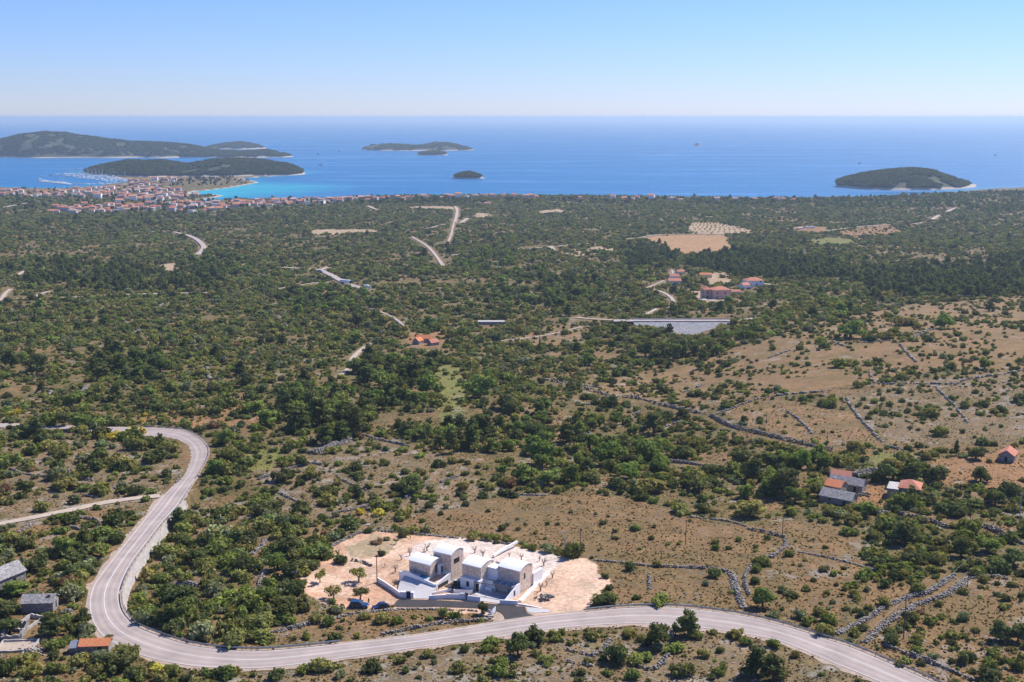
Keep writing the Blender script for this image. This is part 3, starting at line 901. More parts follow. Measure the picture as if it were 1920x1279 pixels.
def stones(name, P, w, h, label, size=.45, group=None, cat='wall', parent=None):
    """dry-laid rubble along a line of ground points: rough blocks heaped in courses"""
    P = np.asarray(P, float)
    seg = np.hypot(*np.diff(P[:, :2], axis=0).T); L = np.concatenate([[0], np.cumsum(seg)])
    n = int(min(2600, max(20, L[-1] * (w / size + .6) * (h / size * .8 + .5) / size * .62)))
    s = rng.uniform(0, L[-1], n)
    x = np.interp(s, L, P[:, 0]); y = np.interp(s, L, P[:, 1])
    t = np.gradient(P[:, :2], axis=0); ti = np.stack([np.interp(s, L, t[:, 0]), np.interp(s, L, t[:, 1])], -1)
    ti /= np.linalg.norm(ti, axis=1)[:, None] + 1e-9
    ln = rng.uniform(-1, 1, n); up = rng.uniform(0, 1, n)
    lump = .55 + .75 * vnoise(s, s * 0 + L[-1], 4.0, 3)
    ww = w * (.75 + .5 * vnoise(s, s * 0 + 7 * L[-1], 6.0, 4))
    o = ln * (1 - .55 * up) * ww / 2
    x = x - ti[:, 1] * o; y = y + ti[:, 0] * o
    z = H(x, y) + up * h * lump * (1 - .35 * np.abs(ln))
    sc = size * rng.uniform(.6, 1.35, (n, 1)) * rng.uniform(.6, 1.2, (n, 3)) * .5
    sc[:, 2] *= .75
    C = np.array([(-1,-1,-1),(1,-1,-1),(1,1,-1),(-1,1,-1),(-1,-1,1),(1,-1,1),(1,1,1),(-1,1,1)], float)
    V = C[None] * sc[:, None, :] * rng.uniform(.7, 1.15, (n, 8, 3))
    a = rng.uniform(0, 6.28, n); ca, sa = np.cos(a)[:, None], np.sin(a)[:, None]
    tx = rng.uniform(-.5, .5, n); ct, st = np.cos(tx)[:, None], np.sin(tx)[:, None]
    Vy, Vz = V[..., 1] * ct - V[..., 2] * st, V[..., 1] * st + V[..., 2] * ct
    Vx = V[..., 0] * ca - Vy * sa; Vy = V[..., 0] * sa + Vy * ca
    V = np.stack([Vx + x[:, None], Vy + y[:, None], Vz + z[:, None]], -1)
    fq = np.array([(0,3,2,1),(4,5,6,7),(0,1,5,4),(1,2,6,5),(2,3,7,6),(3,0,4,7)])
    ob = mesh_np(name, V.reshape(-1, 3), (np.arange(n)[:, None, None] * 8 + fq[None]).reshape(-1, 4), M['stone'], parent)
    tag(ob, label, cat, group)
    return ob

WALLS = [
 ([(1020,712),(1080,725),(1140,742),(1195,748),(1250,762),(1322,778)], 1.1, 1.7, 'dark dry stone wall running down from the thicket below the grassy slope'),
 ([(1332,780),(1370,800),(1430,815),(1500,832),(1562,846)], 1.2, 1.8, 'long dark dry stone wall edging the lower side of the fenced tan field'),
 ([(1345,777),(1400,756),(1440,745),(1500,738),(1556,735)], 1.2, 1.1, 'pale curved dry stone wall along the top of the fenced tan field'),
 ([(1117,1052),(1172,1056),(1222,1062),(1272,1064),(1329,1067),(1359,1071)], 1.5, .9, 'pale dry stone wall crossing the tan field right of the bare plot'),
 ([(1359,1071),(1374,1080),(1379,1100),(1389,1130),(1394,1142)], 3.2, 1.0, 'broad tumbled stone bank running down to the guard rail'),
 ([(1412,1057),(1399,1077),(1397,1095),(1405,1116)], 1.5, 1.2, 'short curved stone wall beside the leafy tree above the road'),
 ([(1459,1037),(1440,1045),(1425,1054)], 1.5, 1.0, 'short stone wall above the curved wall by the leafy tree'),
 ([(1568,1190),(1625,1161),(1662,1137),(1707,1120),(1737,1113),(1775,1088),(1789,1079)], 2.6, 1.1, 'upper of two parallel stone walls flanking the old lane'),
 ([(1621,1206),(1655,1175),(1685,1154),(1718,1135),(1760,1122),(1797,1100),(1812,1085)], 2.8, 1.1, 'lower of two parallel stone walls flanking the old lane'),
 ([(1812,1085),(1850,1082),(1890,1086)], 1.2, .9, 'stone wall continuing from the end of the old lane'),
 ([(1658,1210),(1718,1234),(1775,1255),(1825,1277)], 1.2, 1.2, 'dry stone wall in the bottom corner below the old lane'),
 ([(1400,991),(1437,1000),(1471,1008)], 1.0, 1.1, 'low stone wall behind the tan field by a wooden pole'),
 ([(1473,1012),(1469,1028),(1445,1047)], 1.6, .8, 'stone wall descending the tan field from the wooden pole'),
 ([(1295,970),(1360,977),(1400,987)], 1.4, .6, 'faint rubble line at the back of the tan field'),
 ([(1497,1035),(1570,1050),(1645,1070)], 1.2, .6, 'faint rubble line across the grassy slope above the old lane'),
 ([(1685,965),(1737,976),(1778,991)], 1.6, 1.6, 'stone terrace wall below the tiled hamlet house'),
 ([(1823,980),(1868,998),(1920,1022)], 1.8, 1.6, 'stone terrace wall beside the concrete lamp pole'),
 ([(1658,837),(1680,842),(1703,852)], 1.2, 1.3, 'short stone wall beside the small green meadow'),
 ([(1630,695),(1634,712),(1645,720),(1690,720),(1747,720),(1790,722)], 1.2, 1.0, 'pale angular stone wall enclosing scrub on the right hand hill'),
 ([(1790,722),(1815,712),(1870,703),(1920,694)], 2.0, .9, 'stone wall climbing to the edge of the view on the hill'),
 ([(1587,745),(1595,762),(1610,782),(1630,805),(1652,828)], 1.6, 1.1, 'stone wall dropping downhill beside the fenced tan field'),
 ([(1752,725),(1790,762),(1815,795)], 1.4, .8, 'broken stone wall dropping through olive scrub on the hill'),
 ([(1687,647),(1700,662),(1718,680)], 1.6, 1.2, 'short stone wall standing alone on the brown hill'),
 ([(1707,636),(1735,622),(1756,617)], 2.5, 1.0, 'grey rubble bank under the broad tree on the hill'),
 ([(1615,643),(1675,639)], 1.4, 1.0, 'thin level stone wall on the brown hill'),
 ([(1440,672),(1485,656)], 1.4, 1.0, 'short slanting stone wall at the brown hill foot'),
 ([(1475,772),(1497,787),(1522,813)], 1.3, 1.0, 'stone wall inside the fenced tan field'),
 ([(1280,737),(1320,722)], 1.4, 1.0, 'short stone wall between shrubs on the grassy slope'),
 ([(1080,721),(1127,728)], 1.2, .9, 'short stone wall above the long dark wall'),
 ([(1100,760),(1140,744)], 1.2, .9, 'short slanting stone wall joining the long dark wall'),
 ([(1180,782),(1205,770)], 1.3, .8, 'small stone wall in scrub below the long dark wall'),
 ([(1250,800),(1280,790)], 1.3, .8, 'small stone wall beside the dark pine in the valley'),
 ([(1247,866),(1310,872),(1360,880),(1435,886)], 2.4, 1.5, 'shadowed stone terrace wall along the valley floor'),
 ([(1132,913),(1180,920)], 1.6, .8, 'short pale wall at the top edge of the tan field'),
 ([(975,928),(1025,930)], 2.0, .6, 'low heap of stones at the back edge of the tan field'),
 ([(670,810),(700,822),(730,829),(768,837)], 1.8, 1.0, 'pale wall leading away from the big stone heap'),
 ([(482,900),(535,882),(580,870),(606,872)], 2.4, 1.2, 'pale curved stone bank above the bushy terrace'),
 ([(630,962),(680,952),(722,940)], 2.0, 1.0, 'stone bank below the bushy terrace'),
 ([(760,935),(800,910)], 2.0, 1.1, 'stone wall climbing beside the dark thicket'),
 ([(826,905),(858,894)], 2.6, .9, 'short broad wall stub right of the dark thicket'),
 ([(510,920),(535,930),(562,943)], 1.2, .8, 'thin wall left of the bushy terrace'),
 ([(630,892),(655,907),(688,920)], .9, .8, 'thin wall in the middle of the bushy terrace'),
 ([(18,880),(53,890),(97,894),(134,882)], 1.3, .9, 'dry stone wall at the far edge of the clearing inside the bend'),
 ([(150,900),(175,902)], 1.2, 1.0, 'short wall in the clearing inside the bend'),
 ([(158,930),(187,932),(215,916)], 1.4, 1.0, 'curved wall in the clearing nearest the bend'),
 ([(130,989),(158,995),(178,997),(185,983),(174,975),(146,971)], 1.6, 1.3, 'oval stone sheepfold beside the white track'),
 ([(36,999),(50,990),(61,979)], 2.6, .8, 'rubble bank next to the white track'),
 ([(1145,1197),(1136,1212),(1132,1222),(1110,1230)], 1.5, .9, 'curved stone wall below the road near a round dark shrub'),
 ([(1060,1219),(1085,1224),(1108,1230)], 1.0, .6, 'low stone line below the road'),
 ([(1060,1240),(1085,1245),(1112,1250)], 1.0, .6, 'lowest stone line near the bottom edge'),
 ([(1254,1226),(1241,1245),(1222,1256),(1197,1252)], 1.8, 1.0, 'hooked stone wall below the lone pine'),
 ([(1259,1184),(1262,1198)], 1.2, .9, 'short wall stub touching the lone pine'),
 ([(1217,1075),(1217,1107)], 1.2, .7, 'thin wall running down the tan field'),
 ([(610,1035),(635,1018),(673,1001),(702,996),(738,998)], 1.4, 1.0, 'dry stone wall along the back of the bare plot'),
 ([(770,1001),(833,1007),(900,1013),(961,1022)], 1.3, .7, 'low reddish stone wall behind the villas'),
 ([(658,1051),(680,1055),(697,1062)], 1.4, .8, 'short stone wall between the villas and the olive tree'),
 ([(615,1164),(658,1152),(710,1146),(763,1142)], 2.0, .5, 'rubble bank below the two parked cars'),
 ([(763,1142),(833,1143.5),(896,1146)], 1.4, .35, 'rubble bank along the lower edge of the dark driveway'),
 ([(714,1191),(763,1182),(822,1171),(892,1165),(921,1162)], 1.2, 1.2, 'dark stone wall along the top of the road cutting'),
 ([(370,1100),(345,1096),(318,1100)], 4.0, 1.2, 'pale rock outcrop among shrubs inside the hairpin'),
 ([(498,1068),(490,1085),(485,1100)], 3.0, .5, 'strip of bare limestone between the shrubs'),
 ([(470,1040),(490,1025),(495,1010)], 3.5, .6, 'bare limestone patch among tall shrubs'),
 ([(505,1188),(560,1176),(600,1166)], 2.4, .8, 'tumbled stone bank leading towards the parked cars'),
 ([(340,890),(330,905)], 1.2, .5, 'small rubble strip on the inside of the bend'),
 ([(672,577),(690,580),(712,586)], 2.0, 1.4, 'pale wall far off beside a footpath'),
 ([(735,596),(745,606),(762,618)], 2.0, 1.5, 'dark wall far off above the red roofed farm'),
 ([(10,612),(60,608),(115,609)], 2.0, 1.4, 'long pale wall in the distant scrub'),
 ([(15,597),(70,596),(120,598)], 2.0, 1.4, 'second long pale wall in the distant scrub'),
 ([(250,625),(275,615)], 6, 1.2, 'pale rubble heap in the distant scrub'),
 ([(290,580),(305,570)], 4, 1.0, 'narrow rubble strip in the distant scrub'),
 ([(150,740),(165,724)], 2.2, 1.6, 'short wall among the pale scrub above the road'),
 ([(88,748),(97,735)], 3.0, 1.6, 'grey wall stub among the pale scrub above the road'),
 ([(388,690),(392,712)], 3.0, 1.4, 'steep rubble strip below the distant olive grove'),
 ([(1585,650),(1560,640)], 2, 1, 'short wall below the round tree on the hill'),
 ([(520,600),(528,590)], 6, 1, 'grey rubble patch in distant woodland'), ([(535,608),(548,600)], 6, 1, 'second grey rubble patch in distant woodland'),
 ([(605,575),(625,588)], 2.2, 1.2, 'grey wall in distant woodland'),
]
WALLP = []
for i, (pts, w, h, lab) in enumerate(WALLS):
    P = uz(catmull(pts, 6))
    WALLP.append((P[:, :2], 4.5 if i < 2 else 1.6))
    stones('dry_stone_wall', P, w * .72, h * .85 if i > 1 else h, lab, .42 if P[:, 1].mean() < 480 else .9)
HEAPS = [([(585,852),(620,838),(650,826),(658,812)], 7, 1.6, 'large pale heap of loose limestone among pines'), ([(1090,804),(1105,822),(1135,832),(1157,841)], 6, 1.2, 'grey limestone heap in the valley scrub'),
 ([(1012,1126),(1020,1122),(1030,1125)], 5, .9, 'pile of loose stones on the bare plot beside the road'), ([(1600,893),(1625,890),(1650,888)], 7, 2.0, 'grey tumbled ruin behind the hamlet'), ([(1590,898),(1570,893),(1555,892)], 3, 1.8, 'ruined stone pens behind the slate roofed house'),
 ([(1640,965),(1655,962)], 6, 1.3, 'round stone threshing heap below the hamlet'), ([(1610,930),(1622,928),(1630,931)], 2.5, .9, 'small ring of stones in the hamlet yard'), ([(45,1222),(65,1225),(82,1215)], 5, .5, 'grey limestone patch below the concrete tank'),
 ([(120,1148),(135,1146)], 3, .6, 'small limestone patch by the roofless hut')]
for pts, w, h, lab in HEAPS:
    stones('stone_heap', uz(catmull(pts, 5)), w, h, lab, .55, None, 'stone heap')

# rock retaining wall under the road
def retaining():
    i0, i1 = int(11.8 * 8), int(22.0 * 8)
    P = RC[i0:i1]; n = RN[i0:i1]; w = RW[i0:i1]
    rows = 6
    V = []
    for k in range(rows):
        f = k / (rows - 1)
        o = w + .75 + 1.25 * f + (.28 * (rng.random(len(P)) - .5) if 0 < k else 0)
        z = P[:, 2] - .03 - 3.4 * f * WALLK[i0:i1] - .25 * f
        V.append(np.column_stack([P[:, 0] + n[:, 0] * o, P[:, 1] + n[:, 1] * o, z]))
    V = np.stack(V, 1)
    m, k = V.shape[:2]
    i = np.arange((m - 1) * k).reshape(m - 1, k)[:, :-1].ravel()
    o = mesh_np('retaining_wall', V.reshape(-1, 3), np.stack([i, i + 1, i + k + 1, i + k], -1), M['rockwall'])
    tag(o, 'rough pale rock retaining wall holding up the road above the hairpin', 'wall')
retaining()

# embankment carrying the distant road across the valley
def dam():
    z0 = DAMZ
    A = onz(1188, 602.5, z0); B = onz(1392, 602.5, z0)
    sl = .62
    root = empty('road_embankment', (A + B) / 2, 0, 'grey stone faced embankment carrying a level road across the valley', 'embankment')
    c = np.array(root.location)
    s = np.linspace(0, 1, 60)
    top = A[None] * (1 - s)[:, None] + B[None] * s[:, None]
    lo = top + np.array([0, -9.6 / sl, -9.6])
    k = 14
    V = np.stack([top * (1 - f) + lo * f for f in np.linspace(0, 1, k)], 1)
    V[:, 1:-1] += .3 * (rng.random((60, k - 2, 3)) - .5)
    i = np.arange(59 * k).reshape(59, k)[:, :-1].ravel()
    mesh_np('stone_face', V.reshape(-1, 3) - c, np.stack([i, i + 1, i + k + 1, i + k], -1), masonry('embankment_stone', [(.42,.405,.40),(.48,.46,.45),(.37,.36,.355),(.51,.49,.475)], .8, (.26,.25,.245), .08), root)
    u = (B - A) / np.linalg.norm(B - A); nn = np.array([-u[1], u[0], 0])
    mb = MB(); a = A - c - u * 14; b = B - c + u * 8
    mb.add([a, b, b + nn * 8, a + nn * 8, a - [0,0,.6], b - [0,0,.6]], [(0, 1, 2, 3), (4, 5, 1, 0)])
    mb.build('roadway', M['asphalt'], root)
    mb = MB(); mb.bar(A - c - nn * .1, B - c - nn * .1, .4, .3); mb.build('parapet', M['concrete'], root)
    mb = MB(); mb.bar(A - c + nn * 8, B - c + nn * 8, .4, .75); mb.build('parapet', M['concrete'], root)
dam()

# ------------------------------------------------------------------ guard rails
def guard_rail(i0, i1, side, label, off=.55, step=4.0):
    """steel beam on posts along the road, samples i0..i1, side +1 = left-hand"""
    P = RC[i0:i1]; n = RN[i0:i1] * side; w = RW[i0:i1]
    Q = np.column_stack([P[:, 0] + n[:, 0] * (w + off), P[:, 1] + n[:, 1] * (w + off), P[:, 2] - .05])
    c = Q[len(Q) // 2].copy()
    root = empty('guard_rail', c, 0, label, 'guard rail')
    prof = [(0, .42), (.06, .50), (0, .58), (.06, .68), (0, .78), (-.05, .78), (-.05, .42)]
    V = []
    for q, nn in zip(Q, n):
        V.append([(q[0] - nn[0] * a - c[0], q[1] - nn[1] * a - c[1], q[2] + b - c[2]) for a, b in prof])
    k = len(prof); V = np.array(V)
    i = np.arange((len(Q) - 1) * k).reshape(-1, k)
    Fq = np.concatenate([np.stack([i[:, j], i[:, (j + 1) % k], i[:, (j + 1) % k] + k, i[:, j] + k], -1) for j in range(k)])
    mesh_np('rail', V.reshape(-1, 3), Fq, M['galv'], root)
    L = np.concatenate([[0], np.cumsum(np.hypot(*np.diff(Q[:, :2], axis=0).T))])
    pm = MB().box(-.06, .06, -.06, .06, -.3, .72).mesh('post', M['galv'])
    for s in np.arange(.5, L[-1], step):
        o = link('post', pm, root)
        o.location = tuple(np.interp(s, L, Q[:, j] + n[:, j] * .1 * (j < 2)) - c[j] for j in range(3))
guard_rail(int(5.2*8), int(12.2*8), 1, 'steel guard rail around the outside of the upper bend')
guard_rail(int(12.6*8), int(19.5*8), 1, 'steel guard rail along the top of the rock retaining wall')
guard_rail(int(19.8*8), int(29.2*8), 1, 'dark steel guard rail sweeping around the inside of the hairpin', step=3.5)
guard_rail(int(35.2*8), int(45.6*8), 1, 'dark steel guard rail beside the tan field, along the lower road', step=3.5)

# ------------------------------------------------------------------ villas
def window(parent, face, c, w, h, t=.06, z=0.0, name='window', shade='glass'):
    """face: 'a' (looks along +a) or 'b' (looks along -b); c = (a, b, z centre)"""
    mb = MB(); p = MB()
    a, b, zc = c
    if face == 'a':
        for (y0, y1, z0, z1) in ((b-w/2-.08, b-w/2, zc-h/2-.08, zc+h/2+.08), (b+w/2, b+w/2+.08, zc-h/2-.08, zc+h/2+.08), (b-w/2, b+w/2, zc-h/2-.08, zc-h/2), (b-w/2, b+w/2, zc+h/2, zc+h/2+.08)):
            mb.box(a-.02, a+t, y0, y1, z0, z1)
        p.box(a-.02, a+.02, b-w/2, b+w/2, zc-h/2, zc+h/2)
    else:
        for (x0, x1, z0, z1) in ((a-w/2-.08, a-w/2, zc-h/2-.08, zc+h/2+.08), (a+w/2, a+w/2+.08, zc-h/2-.08, zc+h/2+.08), (a-w/2, a+w/2, zc-h/2-.08, zc-h/2), (a-w/2, a+w/2, zc+h/2, zc+h/2+.08)):
            mb.box(x0, x1, b-t, b+.02, z0, z1)
        p.box(a-w/2, a+w/2, b-.02, b+.02, zc-h/2, zc+h/2)
    f = mb.build(name, M['darkmetal'], parent)
    p.build('pane', M[shade], f)
    return f

def vault(parent, a0, a1, b0, b1, z0, ze, rise, gable='gable'):
    """stone block under a shallow white vault whose ridge runs along a"""
    prof = [(0, 0), (.10, .34), (.24, .68), (.40, .93), (.55, 1.0), (.72, .90), (.88, .55), (1, .12)]
    arch = [(b0 + (b1 - b0) * s, ze + rise * q) for s, q in prof]
    mb = MB()
    n = len(arch)
    V = [(a0, b0, z0), (a0, b1, z0)] + [(a0, b, z) for b, z in arch]
    V += [(a1, b0, z0), (a1, b1, z0)] + [(a1, b, z) for b, z in arch]
    m = n + 2
    Fs = [tuple([0] + list(range(2, m)) + [1]), tuple([m + 1] + [m + i for i in range(m - 1, 1, -1)] + [m]),
          (0, m, m + 2, 2), (1, m - 1, 2 * m - 1, m + 1)]
    mb.add(V, Fs)
    mb.build('stone_block', M['clad'], parent)
    rb = MB()
    o = .12
    V = []
    for aa in (a0 - o, a1 + o):
        for (b, z), (s, q) in zip(arch, prof):
            V.append((aa, b - (o if s == 0 else 0) + (o if s == 1 else 0), z + .02))
        for (b, z), (s, q) in zip(arch, prof):
            V.append((aa, b - (o + .02 if s == 0 else 0) + (o if s == 1 else 0), z + .24))
    Fs = []
    k = 2 * n
    for i in range(n - 1):
        Fs += [(i, i + 1, k + i + 1, k + i), (n + i, k + n + i, k + n + i + 1, n + i + 1), (i, n + i, n + i + 1, i + 1), (k + i, k + i + 1, k + n + i + 1, k + n + i)]
    Fs += [(0, k, k + n, n), (n - 1, 2 * n - 1, k + 2 * n - 1, k + n - 1)]
    rb.add(V, Fs)
    r = rb.build('vaulted_roof', M['roofwhite'], parent)
    sb = MB()
    bm = b0 + (b1 - b0) * .66; zm = ze + rise * .935
    sb.box(a0 + (a1 - a0) * .28, a1 - .5, bm - .1, bm + .1, zm + .2, zm + .30)
    sb.build('ridge_slot', M['greywall'], r)
    for q in range(1, 5):
        aa = a0 + (a1 - a0) * q / 5
        tb = MB()
        for (p0, p1) in zip(arch[:-1], arch[1:]):
            tb.add([(aa-.03, p0[0], p0[1]+.24), (aa+.03, p0[0], p0[1]+.24), (aa+.03, p1[0], p1[1]+.24), (aa-.03, p1[0], p1[1]+.24),
                    (aa-.03, p0[0], p0[1]+.28), (aa+.03, p0[0], p0[1]+.28), (aa+.03, p1[0], p1[1]+.28), (aa-.03, p1[0], p1[1]+.28)],
                   [(4,5,6,7),(0,1,5,4),(1,2,6,5),(2,3,7,6),(3,0,4,7)])
        tb.build('seam', M['roofwhite'], r)

def villas():
    v1 = empty('villa', (VO[0], VO[1], VZ), VA, 'stone villa with tall rear tower and white vaulted roofs, nearer the cars', 'villa')
    vault(v1, -7.0, 0.0, .3, 5.6, -.3, 5.2, .95)
    vault(v1, -2.4, 3.4, 5.0, 10.6, -.3, 7.2, 1.0)
    MB().box(-1.6, -.04, 4.0, 5.2, -.3, 4.9).box(-.04, .9, 3.4, 5.0, -.3, 4.6).build('white_link', M['white'], v1)
    t = MB(); t.box(.02, 3.3, -1.3, 4.9, -.3, 1.15); t.box(-7.2, .02, -1.25, .28, -.3, 2.1); t.build('terrace_base', M['white'], v1)
    MB().add([(.04,-1.3,1.3),(3.0,-1.3,1.25),(3.0,4.9,1.95),(.04,4.9,1.95),(.04,-1.3,1.16),(3.0,-1.3,1.16),(3.0,4.9,1.16),(.04,4.9,1.16)],[(0,1,2,3),(0,4,5,1),(1,5,6,2),(2,6,7,3),(3,7,4,0)]).build('terrace_floor', M['peach'], v1)
    p = MB()
    p.add([(3.0,-1.6,-.3),(3.35,-1.6,-.3),(3.35,4.9,-.3),(3.0,4.9,-.3),(3.0,-1.6,1.45),(3.35,-1.6,1.45),(3.35,4.9,2.6),(3.0,4.9,2.6)],[(0,3,2,1),(4,5,6,7),(0,1,5,4),(1,2,6,5),(2,3,7,6),(3,0,4,7)])
    p.box(.95, 2.98, 4.7, 4.98, 1.2, 2.55)
    p.add([(-9.0,-1.7,-.3),(2.98,-1.7,-.3),(2.98,-1.7,1.4),(-5.9,-1.7,3.0),(-7.4,-1.7,3.0),(-7.4,-1.7,2.5),(-9.0,-1.7,2.5),(-9.0,-1.4,-.3),(2.98,-1.4,-.3),(2.98,-1.4,1.4),(-5.9,-1.4,3.0),(-7.4,-1.4,3.0),(-7.4,-1.4,2.5),(-9.0,-1.4,2.5)],
          [(0,1,2,3,4,5,6),(13,12,11,10,9,8,7),(3,2,9,10),(4,3,10,11),(5,4,11,12),(6,5,12,13),(1,8,9,2),(0,6,13,7)])
    p.build('parapet', M['white'], v1)
    MB().box(3.35, 3.39, -.9, 3.6, -.2, 1.0).build('garage_door', M['darkmetal'], v1)
    MB().box(-2.6, -.1, -1.05, -.1, 2.1, 2.35).build('plunge_pool', M['pool'], v1)
    g = MB()
    for k in range(13):
        g.box(-6.3 + k * .45, -6.24 + k * .45, -.35, -.30, 2.24, 3.2)
    g.box(-6.35, -.6, -.36, -.29, 3.18, 3.26); g.build('balustrade', M['darkmetal'], v1)
    window(v1, 'a', (0.0, 3.1, 3.6), 1.2, 2.2)
    f = window(v1, 'a', (3.4, 7.5, 5.2), 2.2, 1.1)
    for k in range(5):
        MB().box(3.42, 3.5, 6.5 + k * .44, 6.56 + k * .44, 4.66, 5.74).build('bar', M['darkmetal'], f)
    window(v1, 'b', (1.6, 5.0, 1.0), 1.0, 1.6, name='door', shade='dark')
    window(v1, 'a', (.9, 4.2, 3.2), .6, 1.6)
    MB().box(3.8, 8.2, 1.2, 11.5, -.02, .05).build('side_path', M['newasphalt'], v1)

    v2 = empty('villa', (VO[0], VO[1], VZ), VA, 'stone villa with two vaulted roofs, white lower storey and steel pergola', 'villa')
    vault(v2, 7.4, 13.3, 4.4, 10.6, 2.85, 6.0, .95)
    vault(v2, 16.4, 23.1, 7.9, 14.0, -.3, 6.0, 1.0)
    MB().box(13.3, 16.4, 7.6, 10.4, -.3, 5.3).build('white_link', M['white'], v2)
    MB().box(13.2, 16.5, 7.4, 10.4, 5.3, 5.55).build('link_coping', M['white'], v2)
    MB().box(7.5, 13.6, 3.3, 10.6, -.3, 2.85).box(13.6, 16.4, 6.2, 7.6, -.3, 2.85).build('lower_storey', M['white'], v2)
    MB().box(16.4, 23.0, 6.9, 7.9, -.3, 2.7).build('veranda_wall', M['greywall'], v2)
    window(v2, 'b', (9.9, 3.3, 1.4), .7, 1.2)
    window(v2, 'b', (12.9, 3.3, 1.05), .9, 2.1, name='door', shade='dark')
    window(v2, 'a', (23.1, 10.2, 4.2), .5, 1.3)
    q = MB(); q.add([(22.9,.6,-.3),(22.9,7.9,-.3),(22.9,7.9,3.0),(22.9,6.6,3.0),(22.9,.6,.7),(23.2,.6,-.3),(23.2,7.9,-.3),(23.2,7.9,3.0),(23.2,6.6,3.0),(23.2,.6,.7)],
                    [(4,3,2,1,0),(5,6,7,8,9),(3,4,9,8),(2,3,8,7),(0,5,9,4)]); q.build('side_wall', M['white'], v2)
    window(v2, 'a', (23.2, 5.2, 1.2), .5, 1.2)
    MB().box(22.7, 23.4, 14.1, 18.6, -.3, 3.6).box(20.0, 22.7, 14.1, 14.4, -.3, 3.4).build('rear_wall', M['white'], v2)
    pg = MB()
    for a, b in ((12.4, 2.7), (12.4, 6.1), (22.0, 4.3), (22.4, 6.4)):
        pg.box(a-.09, a+.09, b-.09, b+.09, 0, 2.7)
    pg.bar((12.4,2.7,2.6), (22.0,4.3,2.6), .17, .18); pg.bar((12.4,6.1,2.6), (22.4,6.4,2.6), .17, .18)
    pg.bar((12.4,2.7,2.6), (12.4,6.1,2.6), .17, .18); pg.bar((22.0,4.3,2.6), (22.4,6.4,2.6), .17, .18); pg.bar((17.2,3.5,2.6),(17.2,6.2,2.6), .14, .15)
    pr = pg.build('pergola', M['darkmetal'], v2)
    sl = MB().box(16.6, 22.8, 4.9, 6.85, 2.76, 2.80)
    sl.build('louvre_deck', mat('blue_grey_louvre', (.21,.23,.27), .6, .08, 1), v2)
    for k in (18.6, 20.6):
        MB().box(k, k + .12, 4.9, 6.84, 2.82, 2.86).build('louvre_bar', M['white'], v2)
    MB().box(10.0, 14.6, 12.6, 16.2, -.2, 2.2).build('pool_deck', M['white'], v2)
    MB().box(10.4, 14.2, 13.2, 15.4, 2.2, 2.26).build('pool_water', M['pool'], v2)
    MB().box(10.0, 14.6, 16.2, 16.5, -.2, 3.4).build('pool_screen', M['greywall'], v2)
    MB().box(13.9, 16.0, 5.2, 6.1, 0, .75).build('outdoor_counter', M['white'], v2)
    # paved courts
    for nm, pts, lab in (('paved_court', [(-7.0,-1.7,1.75),(-3,-1.7,1.45),(3.3,-1.7,.75),(3.9,-3.2,.6),(4.5,-5.0,.35),(5.2,-7.2,.02),(2.0,-9.2,.02),(-1.5,-9.3,.05),(-4.6,-7.9,.1),(-6.5,-4.5,.8)], 'pale paved court in front of the villa with the tower'),
                         ('paved_court', [(12.0,6.2,.02),(22.6,6.2,.02),(22.7,.3,.02),(17.0,-1.3,.02),(12.0,2.4,.02)], 'pale paved court under the steel pergola')):
        n = len(pts); W2 = [(*vw(a, b), VZ + zz) for a, b, zz in pts]; cc = tuple(np.mean(W2, 0))
        mb = MB().add(W2 + [(x, y, VZ - .4) for x, y, z in W2] + [cc], [(i, (i+1) % n, 2*n) for i in range(n)] + [((i+1) % n, i, n+i, n+(i+1) % n) for i in range(n)])
        o = mb.build(nm, M['pave'], None, 'structure')
        tag(o, lab, 'paving')
    j = MB(); W = lambda a, b, z: (*vw(a, b), VZ + z)
    j.bar(W(12.2, 3.6, .024), W(22.3, 3.9, .024), .12, .012); j.bar(W(17.2, 3.75, .024), W(17.2, 6.1, .024), .12, .012)
    tag(j.build('drain_channel', M['darkmetal']), 'dark drain channels crossing the paved court', 'drain')
    # white garden walls
    def gwall(pts, h, t, lab, z=VZ - .2, step=None):
        mb = MB()
        for k, (p, q) in enumerate(zip(pts[:-1], pts[1:])):
            hh = h if step is None else step[k]
            mb.bar((p[0], p[1], z), (q[0], q[1], z), t, hh + .2)
        o = mb.build('garden_wall', M['white']); tag(o, lab, 'wall'); return o
    u = lambda p: uz(p)[:, :2]
    gwall(u([(707,1091),(722,1100),(737,1110),(750,1119.5)]), 1.25, .3, 'white rendered wall slanting from the pole down to the gate box')
    w = u([(804,1124),(837,1122),(862,1122.5),(873,1123)])
    gwall(w, 1.2, .3, 'white stepped wall between the driveway and the villas', step=[1.0, 1.2, 1.45])
    w = u([(876,1125),(901,1128)])
    gwall(w, 1.2, .3, 'short white wall right of the arched garden gate')
    gwall(u([(937,1132),(971,1134)]), 1.0, .3, 'short white wall in front of the pergola court')
    gwall(u([(972,1134),(1000,1138),(1027,1141)]), .3, .3, 'low kerb wall running on from the pergola court')
    gwall(u([(975,1129),(1003,1101),(1030,1074)]), .5, .9, 'long white wall slanting up the right side of the plot')
    gwall(u([(925,1046),(947,1035),(970,1024)]), .5, .5, 'pale low wall across the gravel yard behind the villas')
    gwall([vw(4.4,-4.6), vw(6.8,.2)], .6, .25, 'white planter wall beside the side path')
    gwall([vw(8.2,-.6), vw(12.6,1.6)], .9, .3, 'inner white wall below the white lower storey')
    # gate box with a dark door
    P = u([(751,1120.5),(775.5,1122)])
    gb = empty('gate_box', (*P[0], VZ), math.atan2(*(P[1] - P[0])[::-1]), 'white gate box with dark blue door beside the driveway', 'gate')
    L = float(np.hypot(*(P[1] - P[0])))
    MB().box(0, L, 0, .7, -.2, 1.5).build('box', M['white'], gb)
